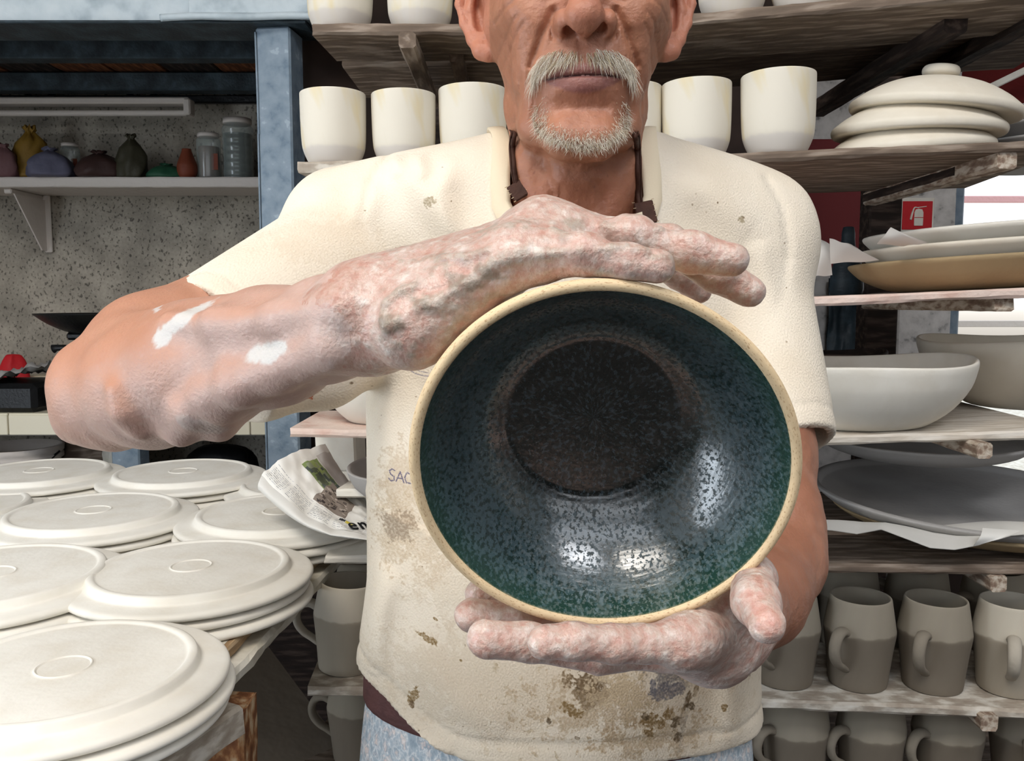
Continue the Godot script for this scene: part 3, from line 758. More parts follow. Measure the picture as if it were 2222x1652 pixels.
	# pale dishes behind the lids
	var dish := lathe([Vector2(0, 0), Vector2(0.08, 0), Vector2(0.1, 0.006), Vector2(0.125, 0.026), Vector2(0.128, 0.03), Vector2(0.124, 0.031), Vector2(0.1, 0.014), Vector2(0, 0.008)], 56, null, 2)
	for k in 3:
		single("dish", dish, M.grey_clay, on(s2b, 2268, 0.25, 0.0, 0.021 * k), "%s pale dish behind the lids at the right edge of the second shelf" % ["lowest", "middle", "topmost"][k], "dish", "dishes behind the lids")
	# ---- platters at eye level
	var plat := func(R: float, h: float, wall: float) -> ArrayMesh:
		return lathe([Vector2(0, 0), Vector2(R * 0.62, 0), Vector2(R * 0.72, 0.003), Vector2(R * 0.9, h * 0.45), Vector2(R * 0.985, h * 0.82), Vector2(R, h * 0.93), Vector2(R * 0.995, h), Vector2(R - wall, h), Vector2(R * 0.93, h * 0.7), Vector2(R * 0.7, 0.012), Vector2(0, 0.009)], 90, null, 3)
	var p0 := on(s3, 2160, 0.225)
	single("platter", plat.call(0.2, 0.043, 0.007), M.tan_clay, p0, "tan platter at the bottom of the eye-level stack on the right", "platter", "stacked platters at eye level")
	single("platter", plat.call(0.196, 0.043, 0.007), M.bisque, p0.translated_local(Vector3(0.012, 0.02, 0)), "pale platter in the middle of the eye-level stack on the right", "platter", "stacked platters at eye level")
	single("platter", plat.call(0.198, 0.043, 0.007), M.bisque_white, p0.translated_local(Vector3(0.022, 0.041, -0.01)), "white platter on top of the eye-level stack on the right", "platter", "stacked platters at eye level")
	var scrap := func(label: String, a: Vector3, b: Vector3, c: Vector3, d: Vector3, bulge: float):
		single("paper_sheet", sheet(14, 10, func(u, v): return a.lerp(b, u).lerp(d.lerp(c, u), v) + Vector3(0, 0.25, 1) * bulge * sin(PI * u) * sin(PI * v) + Vector3(0, 0.0006 * sin(u * 9.0 + v * 5.0), 0)), M.paper, Transform3D(), label, "paper", "papers between the platters")
	scrap.call("torn white paper sticking out above the tan platter", P(1800, 518, 1.1), P(1848, 532, 1.08), P(1908, 566, 1.09), P(1802, 572, 1.13), 0.012)
	scrap.call("white paper corner between the two pale platters", P(1903, 530, 1.12), P(1933, 494, 1.1), P(2012, 528, 1.09), P(1960, 534, 1.13), 0.006)
	scrap.call("white crumpled paper beside the shirt sleeve at eye level", P(1745, 500, 1.18), P(1800, 530, 1.2), P(1806, 598, 1.2), P(1760, 600, 1.16), 0.014)
	# ---- bowls
	var bowl := func(R: float, h: float, dip: float) -> ArrayMesh:
		return lathe([Vector2(0, 0), Vector2(R * 0.52, 0), Vector2(R * 0.6, 0.003), Vector2(R * 0.8, h * 0.28), Vector2(R * 0.94, h * 0.6), Vector2(R * 0.99, h * 0.85), Vector2(R, h * 0.96), Vector2(R * 0.988, h), Vector2(R * 0.965, h * 0.985), Vector2(R * 0.94, h * 0.85), Vector2(R * 0.88, h * 0.55), Vector2(R * 0.72, h * 0.24), Vector2(R * 0.5, 0.01), Vector2(0, 0.007)], 96, func(p: Vector3, a: float, q: Vector2):
			var w: float = q.y / h
			return Vector3(p.x, p.y * (1.0 + dip * w * cos(3.0 * a + 0.6) + dip * 0.6 * w * cos(2.0 * a)), p.z), 3)
	single("bowl", bowl.call(0.146, 0.089, 0.03), M.bisque_white, on(s4, 1868, 0.1), "white bowl beside the shirt's sleeve hem", "bowl", "white bowls on the right")
	single("bowl", bowl.call(0.175, 0.105, 0.04), M.bisque, on(s4, 2255, 0.25), "larger pale bowl behind the white one at the right edge", "bowl", "white bowls on the right")
	single("bowl", bowl.call(0.08, 0.085, 0.02), M.wood_dark, on(s4, 1815, 0.345), "dark bowl in the shadow behind the white bowl", "bowl")
	# ---- wide platters on newspaper
	var t0 := on(s5, 2085, 0.2)
	single("platter", plat.call(0.212, 0.028, 0.008), M.tan_clay, t0.translated_local(Vector3(0.03, 0, 0)), "tan platter under the newspaper on the right, below the wide grey one", "platter")
	single("platter", plat.call(0.22, 0.036, 0.009), M.grey_clay, t0.translated_local(Vector3(0.01, 0.013, -0.012)).rotated_local(Vector3(0, 0, 1), -0.02).rotated_local(Vector3(1, 0, 0), 0.05), "wide grey platter lying on newspaper, right of the man's arm", "platter")
	single("platter", plat.call(0.16, 0.03, 0.007), M.grey_clay, on(s5, 1990, 0.31, 0.0, 0.085), "dim platter in the shadow behind the wide grey platter", "platter")
	# ---- barrel mugs
	var mugs := [[1700, M.raw, "barrel mug beside the thumb, partly hidden by it"], [1860, M.raw, "barrel mug second from the thumb, front row on the lower right"], [2022, M.raw, "barrel mug third from the thumb, front row on the lower right"], [2186, M.raw_light, "lighter barrel mug at the right edge of the front row"]]
	for i in mugs.size():
		var mg = mugs[i]
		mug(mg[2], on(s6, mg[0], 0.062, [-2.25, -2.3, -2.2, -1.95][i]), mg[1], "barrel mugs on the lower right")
	var back := [[1690, "barrel mug in the back row hidden behind the forearm"], [1835, "barrel mug in the back row under the platters, left one"], [1985, "barrel mug in the back row under the platters, middle one"], [2150, "barrel mug in the back row below the square arm end"]]
	for i in back.size():
		mug(back[i][1], on(s6, back[i][0], 0.2, 0.5 + i), M.raw, "barrel mugs on the lower right")
	var low := [[1722, "bottom row barrel mug nearest the man's shirt hem"], [1885, "bottom row barrel mug second from the man's shirt hem"], [2050, "bottom row barrel mug third from the man's shirt hem"], [2220, "bottom row barrel mug at the right edge"]]
	for i in low.size():
		mug(low[i][1], on(s7, low[i][0], 0.06, [-2.6, -2.7, -2.65, -2.0][i]), M.raw, "barrel mugs on the lower right")
	mug("handled mug left of the man's waist, nearest of the left mugs", on(l6, 752, 0.065, PI - 0.15), M.raw_light, "barrel mugs on the left")
	mug("handled mug behind the nearest left mug, under the newspaper board", on(l6, 790, 0.17, 0.4), M.raw, "barrel mugs on the left")
	mug("dark mug low on the left beside the jeans, in shadow", on(s7, 782, 0.07, PI - 0.1, 0.01), M.raw, "barrel mugs on the left")
	# ---- left pieces
	single("bowl", bowl.call(0.085, 0.07, 0.02), M.bisque_white, on(l4, 832, 0.09), "pale bowl on the pink kiln slab left of the shirt", "bowl")
	var blk := on(l4b, 742, 0.14)
	single("block", bevel_box(Vector3(0.062, 0.062, 0.05), 0.003), M.bisque_white, blk.translated_local(Vector3(0, 0.031, 0)), "white kiln block propping up the pink slab", "block")
	single("board_support", bevel_box(Vector3(0.03, 0.1, 0.03), 0.003), M.blue_dark, on(l5, 850, 0.1).translated_local(Vector3(0, 0.05, 0)), "dark prop under the pale board behind the shirt", "support")
	single("dish", lathe([Vector2(0, 0), Vector2(0.03, 0), Vector2(0.055, 0.018), Vector2(0.066, 0.042), Vector2(0.064, 0.044), Vector2(0.06, 0.042), Vector2(0.05, 0.02), Vector2(0, 0.006)], 56, null, 3), M.grey_clay, on(l5, 862, 0.065, 0.0, 0.062).rotated_local(Vector3(1, 0, 0), 0.1), "small grey dish on the newspaper left of the shirt", "dish")
	build_newspaper()

func build_newspaper():
	# printed sheet: picture block, columns of text bars, a yellow mark and a headline
	var img := Image.create(512, 512, false, Image.FORMAT_RGB8)
	img.fill(Color8(238, 236, 230))
	var rng := RandomNumberGenerator.new()
	rng.seed = 9
	img.fill_rect(Rect2i(50, 250, 190, 130), Color8(136, 154, 96))
	for k in 60:
		var c := [Color8(96, 104, 82), Color8(160, 176, 108), Color8(84, 92, 88), Color8(150, 158, 130)][k % 4] as Color
		img.fill_rect(Rect2i(50 + rng.randi() % 160, 250 + rng.randi() % 100, 14 + rng.randi() % 30, 12 + rng.randi() % 26), c)
	img.fill_rect(Rect2i(190, 130, 150, 220), Color8(140, 128, 118))
	for k in 60:
		img.fill_rect(Rect2i(192 + rng.randi() % 130, 134 + rng.randi() % 190, 6 + rng.randi() % 16, 5 + rng.randi() % 16), [Color8(60, 52, 50), Color8(190, 178, 168), Color8(90, 80, 74)][k % 3])
	img.fill_rect(Rect2i(322, 92, 26, 30), Color8(40, 40, 40))
	img.fill_rect(Rect2i(350, 84, 32, 30), Color8(226, 206, 40))
	img.fill_rect(Rect2i(40, 388, 260, 124), Color8(206, 200, 194))
	for col in 5:
		for row in 44:
			var x := 12 + col * 100
			var y := 16 + row * 11
			if x < 330 and y > 120: continue
			if row % 9 == 8: continue
			var xx := x
			while xx < x + 84:
				var w := 6 + rng.randi() % 16
				img.fill_rect(Rect2i(xx, y, mini(w, x + 86 - xx), 4), g8(150 + rng.randi() % 60))
				xx += w + 4
	var m := StandardMaterial3D.new()
	m.albedo_texture = ImageTexture.create_from_image(img)
	m.roughness = 0.9
	M.news = m
	var nz := noise(2.2, 3, 61)
	var A := P(568, 1032, 1.16)
	var B := P(706, 966, 1.24)
	var C := P(835, 1120, 1.16)
	var D := P(836, 1168, 1.07)
	var sh := func(u: float, v: float) -> Vector3:
		# u runs from the left corner to the man, v from the front fold to the standing edge
		var p := A.lerp(D, u).lerp(B.lerp(C, u), v)
		var s := sin(PI * u)
		p += Vector3(0.0, -0.012 * s + 0.010 * sin(PI * v) * (1.0 - u), 0.03 * s * (1.0 - v)) + Vector3(0, 0.006, 0.004) * nz.get_noise_2d(u * 2.0, v * 2.0)
		return p
	var n := thing("newspaper", "printed newspaper sheet with a green picture, draped from the shelf over plates", "newspaper", at(Vector3.ZERO))
	part("page", sheet(30, 24, sh, 0.0005), m, n)
	var A2 := P(560, 1062, 1.15)
	part("lower_page", sheet(24, 10, func(u, v):
		var top: Vector3 = sh.call(u, 0.0)
		var low := A2.lerp(P(836, 1172, 1.066), u) + Vector3(0, -0.014 * sin(PI * u), 0.03 * sin(PI * u))
		return top.lerp(low, v) + Vector3(0, 0, 0.008 * sin(PI * v)), 0.0005), M.paper, n)
	var tm := TextMesh.new()
	tm.text = "en"
	var sf := SystemFont.new()
	sf.font_names = PackedStringArray(["Droid Sans"])
	sf.font_weight = 700
	tm.font = sf
	tm.font_size = 32
	tm.pixel_size = 0.0008
	tm.depth = 0.0004
	var q: Vector3 = sh.call(0.78, 0.16)
	var du: Vector3 = (sh.call(0.80, 0.16) - q).normalized()
	var dv: Vector3 = (sh.call(0.78, 0.24) - q).normalized()
	var nn := du.cross(dv).normalized()
	dv = nn.cross(du)
	var ca := 0.85
	part("headline", tm, M.black, n, Transform3D(Basis(du * cos(ca) + dv * sin(ca), -du * sin(ca) + dv * cos(ca), nn), q + nn * 0.004))
	# second newspaper on the right under the wide platter
	var A3 := P(1700, 1130, 1.12)
	var n2 := thing("newspaper", "white printed newspaper under the wide grey platter on the right", "newspaper", at(Vector3.ZERO))
	var m2: StandardMaterial3D = m.duplicate()
	m2.uv1_scale = Vector3(1.0, 0.45, 1)
	part("page", sheet(50, 12, func(u, v):
		var front := P(lerpf(1700, 2230, u), [1134.0, 1148.0, 1152.0, 1160.0, 1150.0, 1170.0, 1190.0, 1194.0, 1184.0, 1165.0, 1160.0][int(u * 9.99)] * (1.0 - fmod(u * 9.99, 1.0)) + [1134.0, 1148.0, 1152.0, 1160.0, 1150.0, 1170.0, 1190.0, 1194.0, 1184.0, 1165.0, 1160.0][int(u * 9.99) + 1] * fmod(u * 9.99, 1.0), 1.055)
		var backp := P(lerpf(1720, 2235, u), lerpf(1120, 1150, u), 1.2)
		backp.y = 1.008 + 0.004 * sin(u * 9.0)
		return front.lerp(backp, v) + Vector3(0, 0.006 * sin(PI * v), 0), 0.0005), M.paper, n2)
	part("curled_corner", sheet(10, 8, func(u, v):
		var p := P(2132, 1146, 1.065).lerp(P(2215, 1152, 1.075), u).lerp(P(2112, 1186, 1.045).lerp(P(2190, 1164, 1.05), u), v)
		return p + Vector3(-0.004, 0.004, 0.012) * sin(PI * v) * (1.0 - u), 0.0005), M.paper, n2)

func build_right_side():
	# fire extinguisher sign on the whitewashed wall
	var sg := thing("fire_sign", "red fire extinguisher sign with white pictogram on the pale wall", "sign", at(P(2000, 470, 2.3)))
	var px := 2.3 / F
	single("wall_pier", bevel_box(Vector3(118 * px, 2.6, 0.1), 0.004), M.white_wall, at(Vector3(P(2008, 600, 2.36).x, 1.3, -2.42)), "", "", "", "structure").name = "wall_pier"
	sg.transform.origin.z = -2.365
	var pw := 2.365 / F
	part("plate", bevel_box(Vector3(82 * pw, 84 * pw, 0.004), 0.001), M.bisque_white, sg, at(Vector3(-0.004, 0, 0)))
	part("red_field", bevel_box(Vector3(64 * pw, 60 * pw, 0.002), 0.0008), M.red, sg, at(Vector3(-0.004 + 5 * pw, 0.006, 0.003)))
	part("caption_band", bevel_box(Vector3(76 * pw, 10 * pw, 0.002), 0.0008), M.red_bag, sg, at(Vector3(-0.004, -37 * pw, 0.003)))
	var w: Material = M.bisque_white
	part("pictogram_body", lathe([Vector2(0, -0.022), Vector2(0.012, -0.022), Vector2(0.0125, -0.018), Vector2(0.0125, 0.014), Vector2(0.009, 0.022), Vector2(0, 0.024)], 20), w, sg, Transform3D(Basis().scaled(Vector3(1, 1, 0.15)), Vector3(0.006, 0, 0.0045)))
	part("pictogram_band", bevel_box(Vector3(0.025, 0.0015, 0.002), 0.0004), M.red, sg, at(Vector3(0.006, 0.0, 0.0062)))
	part("pictogram_hose", tube(spline([Vector3(0.005, 0.026, 0.0045), Vector3(-0.006, 0.027, 0.0045), Vector3(-0.012, 0.012, 0.0045), Vector3(-0.016, -0.006, 0.0045)], 5), [0.0012, 0.0012, 0.0012, 0.0014, 0.0016, 0.002, 0.002, 0.0022, 0.0024, 0.0026, 0.0028, 0.003, 0.003, 0.003, 0.003, 0.003], 8), w, sg)
	part("pictogram_lever", tube([Vector3(0.0, 0.027, 0.0045), Vector3(0.026, 0.03, 0.0045)], 0.0012, 6), w, sg)
	# red painted panel, bottle and blue overall in the shade behind the shelves
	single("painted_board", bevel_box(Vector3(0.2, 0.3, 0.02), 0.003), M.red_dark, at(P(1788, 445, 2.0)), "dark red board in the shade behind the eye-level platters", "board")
	single("easel_stand", bevel_box(Vector3(0.03, 1.55, 0.03), 0.003), M.wood_dark, at(Vector3(P(1788, 445, 2.0).x - 0.05, 0.775, -2.026)), "dark stand behind the red board in the shade", "stand")
	single("bottle", lathe([Vector2(0, 0), Vector2(0.024, 0), Vector2(0.025, 0.05), Vector2(0.012, 0.09), Vector2(0.009, 0.12), Vector2(0, 0.12)], 24, null, 3), M.blue_dark, on({"p0": Vector3(0, 1.325, -1.42), "e": Vector3.RIGHT, "n": Vector3.UP, "back": Vector3.FORWARD, "L": 1.0, "basis": Basis()}, 1836, 0.05), "dark bottle behind the eye-level platters", "bottle")
	var ov := noise(3.0, 3, 91)
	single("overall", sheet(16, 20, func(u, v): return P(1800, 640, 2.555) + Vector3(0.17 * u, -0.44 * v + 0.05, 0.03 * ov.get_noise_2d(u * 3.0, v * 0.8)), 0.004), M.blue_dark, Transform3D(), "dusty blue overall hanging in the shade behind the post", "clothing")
	# the yard outside the doorway
	single("ground", bevel_box(Vector3(9, 0.1, 9), 0.01), M.plaster, at(Vector3(3.0, -0.06, -7.35)), "", "", "", "structure")
	var fn := thing("yard_fence", "red and white rail fence in the bright yard beyond the doorway", "fence", at(Vector3(2.9, 0, -4.6)))
	part("rail", bevel_box(Vector3(3.4, 0.035, 0.03)), M.skin_pink, fn, at(Vector3(0, 1.86, 0)))
	part("rail", bevel_box(Vector3(3.4, 0.035, 0.03)), M.white_paint, fn, at(Vector3(0, 1.2, 0)))
	for k in 3: part("fence_post", bevel_box(Vector3(0.05, 2.0, 0.05)), M.white_paint, fn, at(Vector3(-1.5 + 1.5 * k, 1.0, -0.02)))
	var rf := thing("roof_sheet", "red roof sheet on a white purlin glimpsed at the upper right", "roof", at(P(2172, 170, 2.3)))
	part("sheet", bevel_box(Vector3(0.5, 0.01, 0.4), 0.002), M.red_bag, rf, Transform3D(Basis(Vector3(1, 0, 0), 0.9), Vector3(0.12, 0.02, -0.12)))
	part("purlin", bevel_box(Vector3(0.2, 0.018, 0.02), 0.003), M.bisque_white, rf, Transform3D(Basis(Vector3(0, 0, 1), 0.45), Vector3(0.02, 0.0, 0.02)))
	part("hanger", bevel_box(Vector3(0.02, 3.1 - rf.position.y, 0.02), 0.002), M.black, rf, at(Vector3(0.2, (3.1 - rf.position.y) * 0.5, -0.1)))
	var cr := single("crate", bevel_box(Vector3(0.35, 0.3, 0.3), 0.01), M.blue, at(Vector3(2.35, 0.14, -5.2)), "blue crate standing in the bright yard", "crate")

# ---------------------------------------------------------------- distance fields and surface nets
class Caps:
	var A := PackedVector3Array()
	var D := PackedVector3Array()
	var IL := PackedFloat32Array()
	var R := PackedFloat32Array()
	var DR := PackedFloat32Array()
	var k := 0.01
	var c := Vector3.ZERO
	var br := -1.0
	func _init(k_: float): k = k_
	func add(a: Vector3, b: Vector3, ra: float, rb: float) -> Caps:
		A.append(a)
		D.append(b - a)
		IL.append(1.0 / maxf((b - a).length_squared(), 1e-9))
		R.append(ra)
		DR.append(rb - ra)
		return self
	func chain(pts: Array, rad: Array) -> Caps:
		for i in pts.size() - 1: add(pts[i], pts[i + 1], rad[i], rad[i + 1])
		return self
	func close():
		var lo := A[0]
		var hi := A[0]
		for i in A.size():
			for q in [A[i], A[i] + D[i]]:
				lo = lo.min(q)
				hi = hi.max(q)
		c = (lo + hi) * 0.5
		br = 0.0
		for i in A.size():
			br = maxf(br, A[i].distance_to(c) + R[i])
			br = maxf(br, (A[i] + D[i]).distance_to(c) + R[i] + DR[i])
	func d(p: Vector3) -> float:
		if br > 0.0:
			var far := p.distance_to(c) - br
			if far > 0.03: return far
		var best := 1e9
		for i in A.size():
			var pa := p - A[i]
			var t := clampf(pa.dot(D[i]) * IL[i], 0.0, 1.0)
			var e := (pa - D[i] * t).length() - R[i] - DR[i] * t
			var h := k - absf(best - e)
			best = minf(best, e)
			if h > 0.0: best -= h * h / (4.0 * k)
		return best

static func smin(a: float, b: float, k: float) -> float:
	var h := k - absf(a - b)
	return minf(a, b) - (h * h / (4.0 * k) if h > 0.0 else 0.0)

static func smax(a: float, b: float, k: float) -> float:
	var h := k - absf(a - b)
	return maxf(a, b) + (h * h / (4.0 * k) if h > 0.0 else 0.0)

static func ell(p: Vector3, c: Vector3, r: Vector3) -> float:
	var q := p - c
	var k0 := (q / r).length()
	var k1 := (q / (r * r)).length()
	return k0 * (k0 - 1.0) / maxf(k1, 1e-6)

# surface nets over the cells near the surface; returns [vertices, normals, indices]
func nets(f: Callable, lo: Vector3, hi: Vector3, cell: float, slack := 1.5) -> Array:
	var n := Vector3i(((hi - lo) / cell).ceil()) + Vector3i(2, 2, 2)
	var sx := 1
	var sy := n.x + 1
	var sz := (n.x + 1) * (n.y + 1)
	var val := {}
	var leaves := PackedInt32Array()
	var stack := []
	var L := 8
	for z in range(0, n.z, L):
		for y in range(0, n.y, L):
			for x in range(0, n.x, L):
				stack.append(Vector4i(x, y, z, L))
	while stack:
		var b: Vector4i = stack.pop_back()
		if b.x >= n.x or b.y >= n.y or b.z >= n.z: continue
		var half := b.w * 0.5
		var d: float = f.call(lo + Vector3(b.x + half, b.y + half, b.z + half) * cell)
		if absf(d) > half * 1.7321 * cell * slack + cell * 0.3: continue
		if b.w == 2:
			for o in 8:
				var q := Vector3i(b.x + (o & 1), b.y + ((o >> 1) & 1), b.z + (o >> 2))
				if q.x < n.x and q.y < n.y and q.z < n.z: leaves.append(q.x + q.y * sy + q.z * sz)
		else:
			var w := b.w >> 1
			for o in 8:
				stack.append(Vector4i(b.x + w * (o & 1), b.y + w * ((o >> 1) & 1), b.z + w * (o >> 2), w))
	var V := PackedVector3Array()
	var N := PackedVector3Array()
	var I := PackedInt32Array()
	var vert := {}
	var offs := PackedInt32Array([0, sx, sy, sx + sy, sz, sx + sz, sy + sz, sx + sy + sz])
	var cs := PackedFloat32Array()
	cs.resize(8)
	var E0 := PackedInt32Array([0, 2, 4, 6, 0, 1, 4, 5, 0, 1, 2, 3])
	var E1 := PackedInt32Array([1, 3, 5, 7, 2, 3, 6, 7, 4, 5, 6, 7])
	for key in leaves:
		var iz := key / sz
		var iy := (key % sz) / sy
		var ix := key % sy
		var neg := 0
		for o in 8:
			var kk := key + offs[o]
			var v = val.get(kk)
			if v == null:
				v = f.call(lo + Vector3(ix + (o & 1), iy + ((o >> 1) & 1), iz + (o >> 2)) * cell)
				val[kk] = v
			cs[o] = v
			if v < 0.0: neg += 1
		if neg == 0 or neg == 8: continue
		var sum := Vector3.ZERO
		var cnt := 0
		for e in 12:
			var a := cs[E0[e]]
			var b := cs[E1[e]]
			if (a < 0.0) != (b < 0.0):
				var t := a / (a - b)
				var o0 := E0[e]
				var o1 := E1[e]
				sum += Vector3(o0 & 1, (o0 >> 1) & 1, o0 >> 2).lerp(Vector3(o1 & 1, (o1 >> 1) & 1, o1 >> 2), t)
				cnt += 1
		var q := sum / cnt
		vert[key] = V.size()
		V.append(lo + (Vector3(ix, iy, iz) + q) * cell)
		var gx := lerpf(lerpf(cs[1] - cs[0], cs[3] - cs[2], q.y), lerpf(cs[5] - cs[4], cs[7] - cs[6], q.y), q.z)
		var gy := lerpf(lerpf(cs[2] - cs[0], cs[3] - cs[1], q.x), lerpf(cs[6] - cs[4], cs[7] - cs[5], q.x), q.z)
		var gz := lerpf(lerpf(cs[4] - cs[0], cs[5] - cs[1], q.x), lerpf(cs[6] - cs[2], cs[7] - cs[3], q.x), q.y)
		N.append(Vector3(gx, gy, gz).normalized())
	for key in vert:
		var s0: float = val[key]
		for ax in 3:
			var st := [sx, sy, sz][ax] as int
			var s1: float = val[key + st]
			if (s0 < 0.0) == (s1 < 0.0): continue
			var u := [sy, sz, sx][ax] as int
			var w := [sz, sx, sy][ax] as int
			var b = vert.get(key - u)
			var c = vert.get(key - u - w)
			var d = vert.get(key - w)
			if b == null or c == null or d == null: continue
			var a: int = vert[key]
			if s0 < 0.0: I.append_array(PackedInt32Array([a, b, c, a, c, d]))
			else: I.append_array(PackedInt32Array([a, c, b, a, d, c]))
	# front faces run clockwise: check one triangle against its normal and flip all if need be
	if I.size() >= 3:
		var flip := 0
		for i in range(0, mini(I.size(), 600), 3):
			var fn := (V[I[i + 2]] - V[I[i]]).cross(V[I[i + 1]] - V[I[i]])
			flip += 1 if fn.dot(N[I[i]]) < 0 else -1
		if flip > 0:
			for i in range(0, I.size(), 3):
				var t := I[i + 1]
				I[i + 1] = I[i + 2]
				I[i + 2] = t
	return [V, N, I]

func merge(list: Array) -> Array:
	var V := PackedVector3Array()
	var N := PackedVector3Array()
	var C := PackedColorArray()
	var I := PackedInt32Array()
	for m in list:
		var base := V.size()
		V.append_array(m[0])
		N.append_array(m[1])
		C.append_array(m[3])
		for i in m[2]: I.append(i + base)
	return [V, N, I, C]

func lin(r: int, g: int, b: int) -> Color:
	return Color8(r, g, b).srgb_to_linear()

# ---------------------------------------------------------------- the man
var clay_a: Caps
var hand_a: Array
var hand_b: Array
var arm_a: Caps
var arm_b: Caps
var n_clay: FastNoiseLite
var n_mid: FastNoiseLite
var n_big: FastNoiseLite
var n_vein: FastNoiseLite
var n_fold: FastNoiseLite
var HO := Vector3(0.0495, 1.4721, -0.6)   # the middle of the mouth; the head is laid out in metres round it
var face_caps: Caps
var ear_caps: Caps
var neck_caps: Caps
var grooves := []

func setup_noise():
	n_clay = noise(160.0, 3, 301)
	n_mid = noise(60.0, 3, 302)
	n_big = noise(18.0, 3, 303)
	n_fold = noise(13.0, 2, 305)
	n_fold.fractal_gain = 0.3
	n_vein = noise(320.0, 2, 304)

func setup_arms():
	# his right arm (on the left of the picture), from inside the sleeve to the wrist, and the hand lying on the bowl's rim
	arm_a = Caps.new(0.014)
	arm_a.chain([P(760, 520, 0.73), P(560, 670, 0.65), P(330, 770, 0.565), P(232, 835, 0.535)], [0.045, 0.043, 0.038, 0.031])
	arm_a.chain([P(228, 848, 0.53), P(330, 835, 0.51), P(430, 805, 0.49), P(600, 752, 0.45), P(720, 712, 0.42), P(805, 688, 0.40)], [0.030, 0.036, 0.036, 0.0285, 0.0235, 0.0205])
	arm_a.add(P(168, 915, 0.535), P(240, 900, 0.53), 0.0125, 0.022)
	arm_a.add(P(300, 760, 0.53), P(560, 700, 0.46), 0.022, 0.015)
	# palm
	var W := P(805, 688, 0.40)
	arm_a.add(W, P(893, 712, 0.378), 0.0205, 0.0158)
	arm_a.add(P(893, 712, 0.378), P(1085, 585, 0.368), 0.0155, 0.0095)
	arm_a.add(W, P(1125, 552, 0.370), 0.019, 0.0098)
	arm_a.add(W, P(1175, 508, 0.392), 0.0195, 0.0108)
	arm_a.add(W, P(1175, 497, 0.415), 0.0195, 0.0112)
	arm_a.add(W, P(1160, 500, 0.440), 0.0195, 0.0115)
	arm_a.add(P(1000, 640, 0.385), P(1150, 560, 0.41), 0.013, 0.011)
	arm_a.chain([P(1125, 548, 0.372), P(1172, 508, 0.394), P(1175, 500, 0.415), P(1160, 500, 0.44)], [0.0098, 0.0106, 0.011, 0.0112])
	arm_a.chain([P(1200, 552, 0.368), P(1240, 520, 0.392), P(1245, 510, 0.415)], [0.0085, 0.0090, 0.0095])
	arm_a.close()
	hand_a = [
		Caps.new(0.004).chain([P(1100, 560, 0.370), P(1262, 556, 0.358), P(1360, 570, 0.354), P(1428, 578, 0.352)], [0.0098, 0.0081, 0.0075, 0.0071]),
		Caps.new(0.004).chain([P(1165, 512, 0.392), P(1365, 522, 0.384), P(1500, 550, 0.379), P(1588, 564, 0.375)], [0.0108, 0.0090, 0.0083, 0.0076]),
		Caps.new(0.004).chain([P(1175, 500, 0.415), P(1450, 530, 0.405), P(1555, 595, 0.410), P(1625, 632, 0.412)], [0.0112, 0.0090, 0.0084, 0.0079]),
		Caps.new(0.004).chain([P(1160, 500, 0.440), P(1380, 525, 0.448), P(1470, 590, 0.462), P(1515, 630, 0.470)], [0.0115, 0.0090, 0.0085, 0.0078]),
		Caps.new(0.005).chain([P(840, 690, 0.415), P(950, 690, 0.452), P(1035, 715, 0.472), P(1095, 755, 0.478)], [0.016, 0.0125, 0.0110, 0.0092])]
	for f in hand_a: f.close()
	# tendons that stand out on the forearm, and ridges of wet clay on the hand, laid on the surface
	clay_a = Caps.new(0.003)
	clay_a.add(Vector3(0, 9, 0), Vector3(0, 9, 0.001), 0.001, 0.001)
	var on_arm := func(q: Vector2) -> Vector3:
		var dir := (P(q.x, q.y, 1.0) - CAM).normalized()
		var t := 0.28
		for i in 60:
			var d := f_hand(CAM + dir * t, arm_a, hand_a)
			if d < 0.0003: break
			t += d * 0.8
		return CAM + dir * t
	var tend := Caps.new(0.006)
	for q in [[[Vector2(392, 945), Vector2(415, 895), Vector2(455, 855), Vector2(520, 828), Vector2(610, 792), Vector2(700, 742)], 0.0048, 0.0030], [[Vector2(482, 935), Vector2(486, 880), Vector2(520, 842), Vector2(600, 812), Vector2(720, 768)], 0.0042, 0.0034], [[Vector2(300, 930), Vector2(270, 890), Vector2(255, 850)], 0.0025, 0.002], [[Vector2(370, 700), Vector2(470, 700), Vector2(600, 690), Vector2(740, 660)], 0.0030, 0.0030]]:
		var pts := []
		var rad := []
		for i in q[0].size():
			var w: Vector3 = on_arm.call(q[0][i])
			pts.append(w + (w - CAM).normalized() * q[1] * 0.45)
			rad.append(lerpf(q[1], q[2], float(i) / q[0].size()))
		tend.chain(pts, rad)
	var ridges := []
	for q in [[[Vector2(1040, 596), Vector2(1075, 572), Vector2(1100, 560), Vector2(1135, 545)], 0.0022], [[Vector2(1110, 563), Vector2(1180, 552), Vector2(1260, 545), Vector2(1330, 540), Vector2(1400, 545)], 0.0016], [[Vector2(832, 690), Vector2(840, 660), Vector2(868, 635), Vector2(900, 622)], 0.0018], [[Vector2(842, 708), Vector2(862, 700)], 0.0034], [[Vector2(908, 668), Vector2(930, 660), Vector2(945, 662), Vector2(962, 645)], 0.0022], [[Vector2(985, 632), Vector2(1010, 618), Vector2(1040, 612)], 0.0018], [[Vector2(1310, 492), Vector2(1330, 500), Vector2(1370, 505), Vector2(1430, 500)], 0.0018], [[Vector2(1200, 500), Vector2(1230, 520), Vector2(1280, 522)], 0.0016], [[Vector2(960, 560), Vector2(1010, 560), Vector2(1060, 545)], 0.0015]]:
		var pts := []
		var rad := []
		for v in q[0]:
			var w: Vector3 = on_arm.call(v)
			pts.append(w + (w - CAM).normalized() * q[1] * 0.35)
			rad.append(q[1])
		ridges.append([pts, rad])
